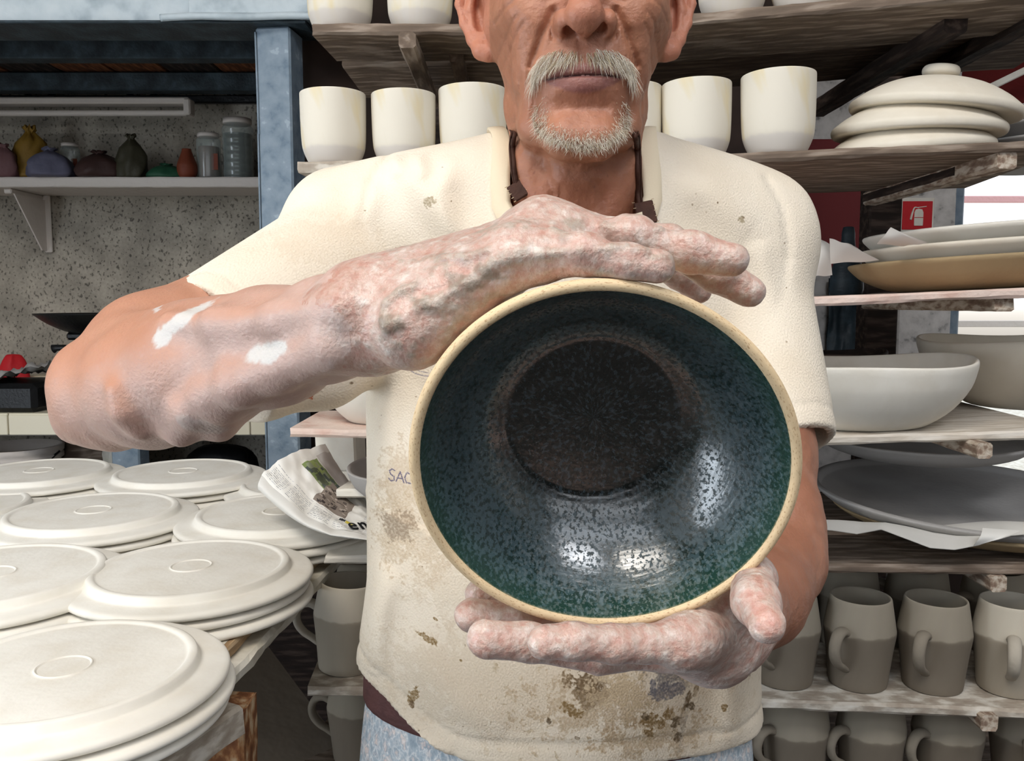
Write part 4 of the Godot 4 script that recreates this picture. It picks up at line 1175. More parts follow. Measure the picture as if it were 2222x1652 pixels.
	for r in ridges: clay_a.chain(r[0], r[1])
	for i in tend.A.size(): arm_a.add(tend.A[i], tend.A[i] + tend.D[i], tend.R[i], tend.R[i] + tend.DR[i])
	arm_a.close()
	# knuckle bumps
	for q in [[0, P(1264, 545, 0.356), 0.0078], [1, P(1365, 508, 0.381), 0.0088], [1, P(1500, 543, 0.377), 0.0078], [2, P(1555, 590, 0.408), 0.0078]]:
		hand_a[q[0]].add(q[1], q[1] + Vector3(0.003, 0, 0), q[2], q[2])
	# his left arm (on the right), hanging from the sleeve, the forearm reaching under the bowl, palm up
	arm_b = Caps.new(0.013)
	arm_b.chain([P(1625, 520, 0.745), P(1655, 980, 0.675), P(1676, 1130, 0.64), P(1680, 1215, 0.618)], [0.044, 0.0380, 0.034, 0.0320])
	arm_b.chain([P(1684, 1222, 0.615), P(1635, 1292, 0.57), P(1575, 1360, 0.50), P(1545, 1380, 0.47)], [0.0325, 0.033, 0.025, 0.022])
	arm_b.add(P(1690, 1170, 0.63), P(1655, 1268, 0.59), 0.029, 0.028)
	var WB := P(1545, 1385, 0.465)
	arm_b.add(WB, P(1470, 1395, 0.402), 0.019, 0.0105)
	arm_b.add(WB, P(1440, 1400, 0.422), 0.019, 0.0110)
	arm_b.add(WB, P(1420, 1375, 0.442), 0.019, 0.0110)
	arm_b.add(WB, P(1410, 1350, 0.460), 0.019, 0.0105)
	arm_b.add(P(1560, 1355, 0.445), P(1520, 1385, 0.41), 0.012, 0.011)
	arm_b.close()
	hand_b = [
		Caps.new(0.004).chain([P(1480, 1395, 0.402), P(1335, 1398, 0.390), P(1245, 1392, 0.385), P(1182, 1394, 0.383)], [0.0105, 0.0084, 0.0082, 0.0078]),
		Caps.new(0.004).chain([P(1440, 1400, 0.422), P(1300, 1420, 0.415), P(1150, 1394, 0.411), P(1055, 1388, 0.406)], [0.0110, 0.0092, 0.0090, 0.0092]),
		Caps.new(0.004).chain([P(1420, 1375, 0.442), P(1280, 1385, 0.437), P(1115, 1345, 0.432), P(1022, 1336, 0.427)], [0.0110, 0.0090, 0.0088, 0.0086]),
		Caps.new(0.004).chain([P(1410, 1350, 0.460), P(1290, 1350, 0.456), P(1135, 1305, 0.452), P(1040, 1290, 0.447)], [0.0105, 0.0082, 0.0078, 0.0076]),
		Caps.new(0.005).chain([P(1575, 1335, 0.455), P(1632, 1255, 0.418), P(1640, 1305, 0.390), P(1664, 1356, 0.372)], [0.015, 0.0112, 0.0104, 0.0082])]
	for f in hand_b: f.close()

func f_hand(p: Vector3, arm: Caps, fingers: Array) -> float:
	var d := arm.d(p)
	if d > 0.14: return d - 0.06
	var best := 1e9
	for f in fingers: best = smin(best, f.d(p), 0.0015)
	d = smin(d, best, 0.007)
	if d < 0.02: d = smax(d, -bowl_solid(p), 0.002)
	return d

func f_arm_a(p: Vector3) -> float:
	var d := f_hand(p, arm_a, hand_a)
	if absf(d) < 0.006:
		var h := smoothstep(-0.10, -0.03, p.x)
		d -= h * (0.00045 * n_clay.get_noise_3dv(p) + 0.0007 * n_mid.get_noise_3dv(p))
		d = smin(d, clay_a.d(p), 0.003)
		d -= 0.0003 * n_mid.get_noise_3dv(p) * (1.0 - h) + 0.0008 * n_big.get_noise_3dv(p) * (1.0 - h)
	return d

func f_arm_b(p: Vector3) -> float:
	var d := f_hand(p, arm_b, hand_b)
	if absf(d) < 0.006:
		var h := smoothstep(0.56, 0.49, -p.z)
		d -= h * (0.00045 * n_clay.get_noise_3dv(p) + 0.0006 * n_mid.get_noise_3dv(p))
		d -= (0.0018 * n_big.get_noise_3dv(p) + 0.0005 * n_mid.get_noise_3dv(p)) * (1.0 - h)
	return d

func setup_head():
	var s := 0.001
	face_caps = Caps.new(0.012)
	for g in [-1, 1]:
		face_caps.add(Vector3(43.5 * g, -4, -74) * s, Vector3(32 * g, -26, -38) * s, 0.0075, 0.0105)
		face_caps.add(Vector3(32 * g, -26, -38) * s, Vector3(12 * g, -37, -16) * s, 0.011, 0.0125)
		face_caps.add(Vector3(58 * g, 52, -60) * s, Vector3(40 * g, 54, -24) * s, 0.010, 0.0165)
		face_caps.add(Vector3(33 * g, 42, -16.5) * s, Vector3(43.5 * g, 8, -34) * s, 0.0130, 0.0095)   # cheek fold
		face_caps.add(Vector3(44 * g, 92, -10) * s, Vector3(12 * g, 92, 0) * s, 0.010, 0.010)      # brow
	face_caps.add(Vector3(-10, -38, -15) * s, Vector3(10, -38, -15) * s, 0.0135, 0.0135)
	face_caps.close()
	neck_caps = Caps.new(0.014)
	neck_caps.add(Vector3(0, 10, -92) * s, Vector3(0, -70, -90) * s, 0.048, 0.0485)
	neck_caps.add(Vector3(0, -70, -90) * s, Vector3(0, -150, -115) * s, 0.0485, 0.06)
	for g in [-1, 1]:
		neck_caps.add(Vector3(47 * g, 2, -84) * s, Vector3(36 * g, -50, -62) * s, 0.007, 0.009)
		neck_caps.add(Vector3(36 * g, -50, -62) * s, Vector3(11 * g, -112, -44) * s, 0.009, 0.0065)
		neck_caps.add(Vector3(10 * g, -120, -50) * s, Vector3(60 * g, -112, -72) * s, 0.008, 0.006)   # collar bone
		neck_caps.add(Vector3(12 * g, -135, -88) * s, Vector3(55 * g, -135, -110) * s, 0.045, 0.035)
		neck_caps.add(Vector3(7 * g, -20, -40) * s, Vector3(12 * g, -60, -44) * s, 0.008, 0.008)
	neck_caps.add(Vector3(-4, -52, -43) * s, Vector3(-4, -60, -44) * s, 0.0085, 0.0095)
	neck_caps.close()
	ear_caps = Caps.new(0.0035)
	for g in [-1, 1]:
		var e := func(x, y, z): return Vector3(x * g, y, z) * s
		ear_caps.chain([e.call(68, 37, -74), e.call(73, 40, -76.5), e.call(80, 49, -81), e.call(87, 63, -86), e.call(91, 79, -90), e.call(89.5, 92, -90), e.call(82, 99, -86), e.call(74, 97, -81), e.call(69.5, 86, -77)], [0.0064, 0.0066, 0.0042, 0.0031, 0.0029, 0.0029, 0.0030, 0.0030, 0.0026])
		ear_caps.chain([e.call(71.5, 50, -77), e.call(79, 60, -84), e.call(82.5, 73, -87.5), e.call(80, 86, -88)], [0.0040, 0.0030, 0.0030, 0.0028])
		ear_caps.add(e.call(65.5, 65, -72), e.call(67, 58, -70.5), 0.0042, 0.0038)
		ear_caps.chain([e.call(69, 47, -84), e.call(78, 60, -92), e.call(82, 78, -96), e.call(76, 93, -94)], [0.0042, 0.0040, 0.0040, 0.0040])
		ear_caps.add(e.call(64, 60, -92), e.call(72, 84, -97), 0.006, 0.005)
		ear_caps.add(e.call(66, 55, -88), e.call(76, 72, -96), 0.005, 0.0045)
		ear_caps.chain([e.call(76, 52, -86), e.call(84, 68, -93), e.call(86, 84, -96), e.call(80, 94, -93)], [0.004, 0.0052, 0.0052, 0.0045])
	# creases on the front of the face: x0 y0 x1 y1 depth width (mm)
	grooves = [[-21, 46, -29, 31, 3.0, 2.6], [-29, 31, -36, 12, 3.0, 2.6], [-36, 12, -37, 2, 1.6, 2.6], [21.5, 46, 30, 31, 3.0, 2.6], [30, 31, 38, 13, 3.0, 2.6], [38, 13, 39, 2, 1.6, 2.6], [-24.5, 38, -21, 28, 1.6, 1.8], [24.5, 38, 21, 28, 1.6, 1.8],
		[-31, -2, -35, -22, 1.6, 2.6], [33, 0, 36, -22, 1.6, 2.6], [-14, -17, 14, -17, 1.6, 5.0],
		[-3, 24, -2, 12, 0.9, 3.0], [-46, 44, -60, 30, 0.9, 1.6], [-42, 38, -56, 22, 0.8, 1.6], [-40, 58, -62, 48, 0.8, 1.5], [44, 46, 60, 32, 0.9, 1.6], [42, 38, 56, 20, 0.8, 1.6], [40, 58, 62, 50, 0.8, 1.5],
		[-43, 5, -47, -18, 1.0, 2.0], [45, 5, 47, -16, 1.0, 2.0], [-8, 60, -26, 52, 1.2, 2.2], [8, 60, 26, 52, 1.2, 2.2],
		[-14, -70, -10, -100, 1.4, 3.0], [14, -66, 24, -96, 1.6, 3.2], [-24, -56, -16, -84, 1.4, 3.0]]

func mouth_y(x: float) -> float:
	return 0.0022 + 0.0008 * (x / 0.025) - 0.0006 * pow(x / 0.025, 2.0)

func f_head(w: Vector3) -> float:
	var p := w - HO
	var s := 0.001
	var d := ell(p, Vector3(0, 0.098, -0.088), Vector3(0.074, 0.085, 0.095))
	if d > 0.3: return d - 0.15
	d = smin(d, ell(p, Vector3(0, 0.045, -0.064), Vector3(0.063, 0.064, 0.060)), 0.02)
	d = smin(d, ell(p, Vector3(0, 0.002, -0.044), Vector3(0.046, 0.044, 0.040)), 0.02)
	d = smin(d, ell(p, Vector3(0, 0.010, -0.030), Vector3(0.034, 0.030, 0.0295)), 0.014)
	d = smin(d, face_caps.d(p), 0.012)
	d = smin(d, neck_caps.d(p), 0.014)
	# hollow cheeks and eye sockets
	var ax := absf(p.x)
	var m := Vector3(ax, p.y, p.z)
	d = smax(d, -ell(m, Vector3(0.072, 0.006, -0.030), Vector3(0.018, 0.030, 0.030)), 0.02)
	d = smax(d, -ell(m, Vector3(0.032, 0.077, 0.006), Vector3(0.017, 0.011, 0.018)), 0.012)
	d = smin(d, (m - Vector3(0.032, 0.077, -0.022)).length() - 0.0125, 0.003)
	# nose
	if p.z > -0.03 and p.y > 0.0 and ax < 0.05:
		var pa := p - Vector3(0, 0.078, -0.001)
		var ba := Vector3(-0.0015, -0.040, 0.0125)
		var t := clampf(pa.dot(ba) / ba.length_squared(), 0.0, 1.0)
		var nd := (pa - ba * t).length() - lerpf(0.0085, 0.0112, t)
		nd = smin(nd, ell(p, Vector3(-0.0015, 0.0378, 0.0120), Vector3(0.0122, 0.0102, 0.0105)), 0.006)
		nd = smin(nd, ell(m, Vector3(0.0152, 0.0362, 0.0015), Vector3(0.0074, 0.0090, 0.0112)), 0.0032)
		nd = smin(nd, ell(p, Vector3(0, 0.0298, 0.006), Vector3(0.0042, 0.0042, 0.011)), 0.003)
		d = smin(d, nd, 0.0045)
		d = smax(d, -ell(m, Vector3(0.0100, 0.0290, 0.0058), Vector3(0.0050, 0.0088, 0.0066)), 0.0014)
	# lips
	if p.z > -0.035 and absf(p.y) < 0.03 and ax < 0.05:
		var my := mouth_y(p.x)
		var fade := clampf(1.0 - pow(ax / 0.0285, 2.0), 0.0, 1.0)
		var zf := -0.0005 - 0.012 * pow(ax / 0.0265, 2.0)
		var up := Vector2(p.y - my - 0.0036, p.z - zf + 0.0032).length() - 0.0047 * sqrt(fade)
		var low := Vector2(p.y - my + 0.0054, p.z - zf + 0.0044).length() - 0.0066 * sqrt(fade)
		if fade > 0.0: d = smin(d, minf(up, low), 0.0035)
		d += 0.0019 * exp(-pow((p.y - my) / 0.0011, 2.0)) * smoothstep(0.0305, 0.024, ax)
	if absf(d) < 0.008 and p.z > -0.075:
		var deep := 0.0
		for g in grooves:
			var a := Vector2(g[0], g[1]) * s
			var b := Vector2(g[2], g[3]) * s
			var q := Vector2(p.x, p.y) - a
			var ab := b - a
			var tt := clampf(q.dot(ab) / ab.length_squared(), 0.0, 1.0)
			var dd: float = (q - ab * tt).length() / (g[5] * s)
			if dd < 2.6: deep = maxf(deep, g[4] * s * exp(-dd * dd))
		d += deep
		d -= 0.0006 * n_mid.get_noise_3dv(p) + 0.00035 * n_clay.get_noise_3dv(p)
	# ears
	if ax > 0.055 and p.y > 0.02 and p.y < 0.12:
		d = smin(d, ear_caps.d(p), 0.006)
		d = smax(d, -ell(m, Vector3(0.0735, 0.067, -0.0795), Vector3(0.0055, 0.0125, 0.0085)), 0.003)
	elif ax > 0.045 and p.y > 0.0 and p.y < 0.14:
		d = minf(d, maxf(0.055 - ax, 0.0) + 0.012) if d > 0.012 else d
	return d

# ---------------------------------------------------------------- shirt
var sh_rows := []
var sleeves := []
var drape: Caps
var sh_caps: Caps
var folds: Caps
var hem_y := 0.0

func setup_shirt():
	# height, middle x, middle z, half width, half depth
	var rowdef := func(py: float, cx: float, half: float, dc: float, b: float):
		var c := P(cx, py, dc)
		return [c.y, c.x, c.z, half, b]
	sh_rows = [rowdef.call(1700, 1212, 0.172, 0.735, 0.098), rowdef.call(1600, 1214, 0.174, 0.735, 0.098), rowdef.call(1450, 1208, 0.173, 0.735, 0.098), rowdef.call(1250, 1226, 0.169, 0.738, 0.097), rowdef.call(1000, 1236, 0.175, 0.742, 0.1), rowdef.call(760, 1240, 0.179, 0.748, 0.102), rowdef.call(560, 1244, 0.181, 0.752, 0.1), rowdef.call(430, 1244, 0.178, 0.755, 0.085), rowdef.call(330, 1244, 0.16, 0.758, 0.07)]
	sh_rows.reverse()
	hem_y = P(1215, 1668, 0.64).y
	sh_caps = Caps.new(0.03)
	for q in [[1085, 338, 745, 452, 0.74], [1405, 338, 1636, 462, 0.75]]:
		sh_caps.add(P(q[0], q[1] + 40, 0.72), P(q[2], q[3] + 30, q[4]), 0.03, 0.046)
		sh_caps.add(P(q[0], q[1] + 60, 0.70), P(q[2], q[3] + 90, q[4] - 0.01), 0.032, 0.05)
	sh_caps.add(P(1246, 560, 0.715), P(1246, 700, 0.72), 0.08, 0.08)
	sh_caps.close()
	sleeves = []
	for q in [[P(765, 565, 0.735), P(462, 778, 0.60), 0.062, 0.0565], [P(1618, 545, 0.745), P(1664, 966, 0.69), 0.0485, 0.0545]]:
		sleeves.append([q[0], q[1], (q[1] - q[0]).normalized(), q[2], q[3], (q[1] - q[0]).length()])
	drape = Caps.new(0.02)
	drape.add(P(592, 842, 0.625), P(700, 805, 0.66), 0.022, 0.026)
	drape.add(P(700, 805, 0.66), P(815, 760, 0.71), 0.026, 0.03)
	drape.close()
	folds = Caps.new(0.004)
	var fp := func(pts: Array, dep: float, r: float):
		for i in pts.size() - 1:
			folds.add(P(pts[i].x, pts[i].y, dep), P(pts[i + 1].x, pts[i + 1].y, dep), r, r * 0.8)
	M.seams = []
	for s in [[Vector2(832, 335), Vector2(806, 400), Vector2(794, 480), Vector2(791, 570), Vector2(796, 660), Vector2(800, 850)], [Vector2(1672, 385), Vector2(1700, 450), Vector2(1708, 540), Vector2(1690, 640), Vector2(1650, 740)]]:
		M.seams.append(s.map(func(v):
			var w := P(v.x, v.y, 0.69)
			return Vector2(w.x, w.y)))
	M.fold_paths = []
	# x y pairs of soft ridges seen on the front, with height and width in metres
	for q in [[[Vector2(975, 330), Vector2(960, 420), Vector2(985, 560)], 0.004, 0.010], [[Vector2(860, 345), Vector2(905, 400), Vector2(985, 520)], 0.005, 0.012], [[Vector2(800, 380), Vector2(770, 470), Vector2(700, 560)], 0.005, 0.013], [[Vector2(720, 400), Vector2(640, 520), Vector2(560, 600)], 0.004, 0.012],
			[[Vector2(1660, 520), Vector2(1690, 640), Vector2(1700, 760)], 0.005, 0.011], [[Vector2(1620, 640), Vector2(1655, 760), Vector2(1690, 900)], 0.005, 0.012], [[Vector2(1740, 560), Vector2(1755, 700), Vector2(1770, 900)], 0.004, 0.010],
			[[Vector2(835, 1250), Vector2(810, 1360), Vector2(800, 1500)], 0.006, 0.012], [[Vector2(1560, 1420), Vector2(1590, 1500), Vector2(1600, 1640)], 0.006, 0.013], [[Vector2(820, 1560), Vector2(900, 1610), Vector2(980, 1640)], 0.007, 0.010], [[Vector2(1150, 560), Vector2(1040, 700), Vector2(900, 830)], 0.003, 0.02],
			[[Vector2(640, 790), Vector2(700, 800), Vector2(780, 760)], 0.005, 0.010], [[Vector2(590, 860), Vector2(660, 850), Vector2(740, 850)], 0.004, 0.010], [[Vector2(846, 322), Vector2(850, 345), Vector2(862, 380)], 0.0035, 0.006], [[Vector2(900, 318), Vector2(906, 345), Vector2(925, 385)], 0.003, 0.006], [[Vector2(818, 880), Vector2(830, 1010), Vector2(850, 1180)], 0.003, 0.012], [[Vector2(870, 1390), Vector2(980, 1500), Vector2(1100, 1560)], 0.003, 0.014], [[Vector2(1440, 400), Vector2(1540, 420), Vector2(1640, 500)], 0.003, 0.014]]:
		var pts := []
		for v in q[0]:
			var w := P(v.x, v.y, 0.66)
			pts.append(Vector2(w.x, w.y))
		M.fold_paths.append([pts, q[1], q[2]])

func row_at(y: float) -> Array:
	var r: Array = sh_rows
	if y >= r[0][0]: return r[0]
	for i in r.size() - 1:
		if y >= r[i + 1][0]:
			var t: float = smoothstep(0.0, 1.0, (y - r[i + 1][0]) / (r[i][0] - r[i + 1][0])) * 0.4 + 0.6 * (y - r[i + 1][0]) / (r[i][0] - r[i + 1][0])
			var a: Array = r[i + 1]
			var b: Array = r[i]
			return [y, lerpf(a[1], b[1], t), lerpf(a[2], b[2], t), lerpf(a[3], b[3], t), lerpf(a[4], b[4], t)]
	return r[-1]

func f_torso(p: Vector3) -> float:
	var r := row_at(p.y)
	var q := Vector2(p.x - r[1], p.z - r[2])
	var rr := Vector2(r[3], r[4])
	var k0 := (q / rr).length()
	var k1 := (q / (rr * rr)).length()
	var d := k0 * (k0 - 1.0) / maxf(k1, 1e-5)
	return smax(d, p.y - sh_rows[1][0] - 0.012, 0.05)

func f_sleeve(p: Vector3, i: int, shrink: float) -> float:
	var s: Array = sleeves[i]
	var pa: Vector3 = p - s[0]
	var t := clampf(pa.dot(s[2]) / s[5], 0.0, 1.25)
	return (pa - s[2] * (t * s[5])).length() - lerpf(s[3], s[4], t) + shrink

func f_shirt(p: Vector3) -> float:
	var d := smin(f_torso(p), sh_caps.d(p), 0.045)
	var hem := hem_y + 0.042 * smoothstep(-0.03, -0.13, p.x) - 0.006 * smoothstep(0.1, 0.2, p.x)
	var sl := 1e9
	for i in 2:
		var s: Array = sleeves[i]
		var along: float = (p - s[1]).dot(s[2]) + 0.004 * sin(p.x * 60.0 + p.z * 40.0)
		var e := smax(f_sleeve(p, i, 0.0), along, 0.004)
		if along > -0.09: e = maxf(e, -maxf(f_sleeve(p, i, 0.0078), -along - 0.085))
		if absf(e) < 0.02: e += 0.0008 * exp(-pow((along + 0.018) / 0.0028, 2.0))
		sl = minf(sl, e)
	sl = smin(sl, drape.d(p), 0.012)
	if absf(d) < 0.02 or absf(sl) < 0.02:
		var b := 0.0
		if p.z > -0.74:
			for fp in M.fold_paths:
				var pts: Array = fp[0]
				var best := 1e9
				var along_u := 0.0
				for i in pts.size() - 1:
					var a: Vector2 = pts[i]
					var ab: Vector2 = pts[i + 1] - a
					var q := Vector2(p.x, p.y) - a
					var t := clampf(q.dot(ab) / ab.length_squared(), 0.0, 1.0)
					var dd := (q - ab * t).length()
					if dd < best:
						best = dd
						along_u = (i + t) / (pts.size() - 1)
				if best < fp[2] * 2.5: b += 1.5 * fp[1] * pow(maxf(sin(PI * along_u), 0.0), 0.7) * exp(-pow(best / fp[2], 2.0))
		var st := Vector3(p.x, p.y * 0.35, p.z) * 0.7
		b += 0.0026 * n_fold.get_noise_3dv(st)
		if p.z > -0.76 and p.y > 1.25:
			b -= 0.0026 * seam_depth(p)
		d -= b - 0.0018 * exp(-pow((p.y - hem - 0.018) / 0.0028, 2.0))
		sl -= b * 0.8 * smoothstep(0.0, 0.012, absf(sl) + 0.012) if false else 0.0
	# the body is open at the hem: a shell below the waist
	var below := p.y - (hem + 0.11)
	var shell := d
	if below < 0.0: shell = maxf(d, -maxf(d + 0.0078, below))
	shell = smax(shell, hem - p.y, 0.004)
	d = smin(shell, sl, 0.012)
	# the neck opening
	d = smax(d, -neck_hole(p), 0.004)
	return d

# the sewn seams of the armholes
func seam_depth(p: Vector3) -> float:
	var q := Vector2(p.x, p.y)
	var best := 1.0
	for s in M.seams:
		for i in s.size() - 1:
			var a: Vector2 = s[i]
			var ab: Vector2 = s[i + 1] - a
			var t := clampf((q - a).dot(ab) / ab.length_squared(), 0.0, 1.0)
			best = minf(best, (q - a - ab * t).length())
	return exp(-pow(best / 0.0042, 2.0))

func neck_hole(p: Vector3) -> float:
	var a := HO + Vector3(0.0, 0.02, -0.165)
	var b := HO + Vector3(0.0, -0.070, -0.078)
	var pa := p - a
	var ba := b - a
	var t := clampf(pa.dot(ba) / ba.length_squared(), 0.0, 1.0)
	var q := pa - ba * t
	return Vector3(q.x, q.y, q.z).length() - lerpf(0.060, 0.0545, t)

func collar_ring(n: int) -> Array:
	# where the neck opening meets the shirt, walked round the neck
	var out := []
	var c := HO + Vector3(0, -0.028, -0.115)
	for i in n:
		var a := TAU * i / n
		var dir := Vector3(sin(a), 0, cos(a))
		# on a line down along the hole's wall, find where the shirt's solid body begins
		var best := c
		var lo := HO.y - 0.16
		var y := HO.y + 0.05
		while y > lo:
			var r0 := 0.02
			var r1 := 0.14
			for k in 16:
				var mid := (r0 + r1) * 0.5
				if neck_hole(Vector3(c.x, y, c.z) + dir * mid) < 0.0: r0 = mid
				else: r1 = mid
			var q := Vector3(c.x, y, c.z) + dir * r0
			var body := smin(f_torso(q), sh_caps.d(q), 0.045)
			if body < 0.0:
				best = q
				break
			y -= 0.0015
		out.append(best)
	return out

# ---------------------------------------------------------------- colours of the body
func col_face(p: Vector3, n: Vector3) -> Color:
	var q := p - HO
	var base := lin(166, 115, 89)
	base = base.lerp(lin(148, 97, 74), clampf(0.5 + 0.9 * n_big.get_noise_3dv(p * 2.0), 0, 1) * 0.5)
	base = base.lerp(lin(184, 130, 106), clampf(n_mid.get_noise_3dv(p), 0, 1) * 0.35)
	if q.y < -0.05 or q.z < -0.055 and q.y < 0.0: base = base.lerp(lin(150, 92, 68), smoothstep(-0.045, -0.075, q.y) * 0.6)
	# redder nose and ears
	base = base.lerp(lin(178, 116, 96), 0.5 * exp(-(q - Vector3(0, 0.04, 0.012)).length_squared() / 0.0004))
	if absf(q.x) > 0.066 and q.y > 0.02: base = base.lerp(lin(200, 132, 108), 0.5)
	# shaved grey shade round the mouth
	var beardy := exp(-(pow(q.x / 0.034, 2.0) + pow((q.y + 0.004) / 0.036, 2.0))) * smoothstep(-0.05, -0.02, q.z)
	base = base.lerp(lin(156, 104, 84), beardy * 0.45)
	# lips
	var my := mouth_y(q.x)
	var ax := absf(q.x)
	if ax < 0.028 and q.z > -0.03:
		var f := 1.0 - pow(ax / 0.028, 2.0)
		var top := my + 0.0070 * f
		var bot := my - 0.0118 * f
		var inside := smoothstep(bot - 0.001, bot + 0.0012, q.y) * (1.0 - smoothstep(top - 0.001, top + 0.0015, q.y))
		base = base.lerp(lin(128, 84, 80), inside * 0.85)
		base = base.lerp(lin(48, 24, 22), exp(-pow((q.y - my) / 0.0009, 2.0)) * smoothstep(0.029, 0.022, ax))
	# moles
	if n_vein.get_noise_3dv(p * 0.5) > 0.72: base = base.lerp(lin(96, 58, 46), 0.5)
	return base

func clayed(p: Vector3, amount: float, skin: Color) -> Color:
	# pink skin under patches of white slip and grey wet clay
	var a := n_mid.get_noise_3dv(p) * 0.6 + n_clay.get_noise_3dv(p) * 0.45 + n_vein.get_noise_3dv(p) * 0.25
	var c := skin.lerp(lin(194, 165, 154), clampf(amount * 1.3, 0, 1))
	c = c.lerp(lin(196, 179, 170), clampf(smoothstep(-0.40, 0.20, a) * amount, 0, 1))
	c = c.lerp(lin(212, 202, 195), smoothstep(0.15, 0.5, a) * amount)
	return c

func blotch(p: Vector3, px: float, py: float, d: float, r: float, stretch := Vector2(1, 1), ang := 0.0) -> float:
	var c := P(px, py, d)
	var q := Vector2(p.x - c.x, p.y - c.y).rotated(ang) / stretch
	return smoothstep(r * 1.0, r * 0.75, q.length() + 0.003 * n_mid.get_noise_3dv(p * 1.5) + 0.0012 * n_clay.get_noise_3dv(p * 1.4))

func col_arm_a(p: Vector3, n: Vector3) -> Color:
	var sk := lin(188, 138, 113).lerp(lin(168, 118, 94), clampf(0.5 + n_big.get_noise_3dv(p), 0, 1) * 0.6)
	# dusty mauve slip film toward the underside and the wrist
	var film := clampf(smoothstep(-0.26, -0.08, p.x) * 0.75 + smoothstep(0.6, -0.4, n.y) * 0.75 + 0.3 * n_big.get_noise_3dv(p * 1.3) - 0.1, 0.0, 1.0)
	sk = sk.lerp(lin(186, 162, 153), film * 0.8)
	var h := smoothstep(-0.085, -0.035, p.x)
	var c := clayed(p, clampf(h + smoothstep(-0.12, -0.06, p.x) * 0.35, 0, 1), sk)
	var fine := 0.5 + 0.5 * n_vein.get_noise_3dv(Vector3(p.x * 0.4, p.y * 1.6, p.z))
	c = c.lerp(lin(222, 205, 198), smoothstep(0.6, 0.95, fine) * film * (1.0 - h) * 0.25)
	# dabs of white paint
	var w := maxf(blotch(p, 436, 693, 0.475, 0.0085, Vector2(2.1, 0.6), -0.62), blotch(p, 393, 728, 0.475, 0.0065, Vector2(1.2, 0.9), -0.8))
	w = maxf(w, blotch(p, 400, 662, 0.53, 0.005, Vector2(1.5, 0.6), 0.4) * 0.8)
	w = maxf(w, blotch(p, 625, 755, 0.44, 0.0105, Vector2(1.4, 0.55), -0.28))
	w = maxf(w, blotch(p, 470, 910, 0.48, 0.010, Vector2(1.3, 0.6), 0.3) * 0.35)
	c = c.lerp(lin(200, 196, 191), w)
	# grey wet clay ridges over the edge of the hand
	if h > 0.2:
		var g := n_mid.get_noise_3dv(Vector3(p.x * 0.45, p.y * 1.5, p.z) + Vector3(3, 0, 0)) + 0.4 * n_clay.get_noise_3dv(p)
		c = c.lerp(lin(166, 156, 144), smoothstep(0.22, 0.42, g) * 0.75 * h * smoothstep(0.12, 0.05, p.x))
		c = c.lerp(lin(172, 164, 153), smoothstep(0.0012, -0.0002, clay_a.d(p)) * 0.85)
		for q in [[850, 705, 0.362, 0.0045], [905, 655, 0.36, 0.0035], [1000, 610, 0.36, 0.005], [1060, 590, 0.36, 0.004]]:
			c = c.lerp(lin(140, 130, 118), blotch(p, q[0], q[1], q[2], q[3], Vector2(1.5, 0.8), 0.4) * 0.8)
	return c

func col_arm_b(p: Vector3, n: Vector3) -> Color:
	var sk := lin(166, 115, 91).lerp(lin(136, 90, 69), clampf(0.5 + 1.2 * n_big.get_noise_3dv(p), 0, 1) * 0.7)
	sk = sk.lerp(lin(182, 140, 120), clampf(n_mid.get_noise_3dv(p * 0.7), 0, 1) * 0.4)
	var h := smoothstep(0.51, 0.45, -p.z)
	var c := clayed(p, h, sk)
	c = c.lerp(lin(206, 140, 126), blotch(p, 1668, 1348, 0.362, 0.0062, Vector2(0.8, 1.2), -0.5) * 0.3)
	return c

# ---------------------------------------------------------------- hair
func trace_z(x: float, y: float) -> Vector3:
	var p := HO + Vector3(x, y, 0.05)
	for i in 40:
		var d := f_head(p)
		if d < 0.0002: break
		p.z -= maxf(d * 0.8, 0.0002)
	return p

func strands(specs: Array) -> ArrayMesh:
	# each: [root, direction, length, droop, width, colour]
	var V := PackedVector3Array()
	var N := PackedVector3Array()
	var C := PackedColorArray()
	var I := PackedInt32Array()
	var segs := 5
	for s in specs:
		var p: Vector3 = s[0]
		var dir: Vector3 = s[1]
		var x := dir.cross(Vector3(0.3, 0.2, 1)).normalized()
		var base := V.size()
		for i in segs + 1:
			var w: float = s[4] * (1.0 - 0.75 * pow(float(i) / segs, 2.0))
			var y := dir.cross(x).normalized()
			for k in 3:
				var a := TAU * k / 3.0
				var o := x * cos(a) + y * sin(a)
				V.append(p + o * w)
				N.append(o)
				C.append(s[5])
			p += dir * (s[2] / segs)
			dir = (dir + s[3]).normalized()
		for i in segs:
			for k in 3:
				var a := base + i * 3 + k
				var b := base + i * 3 + (k + 1) % 3
				I.append_array(PackedInt32Array([a, a + 3, b, b, a + 3, b + 3]))
	return mesh_of(V, I, N, null, C)

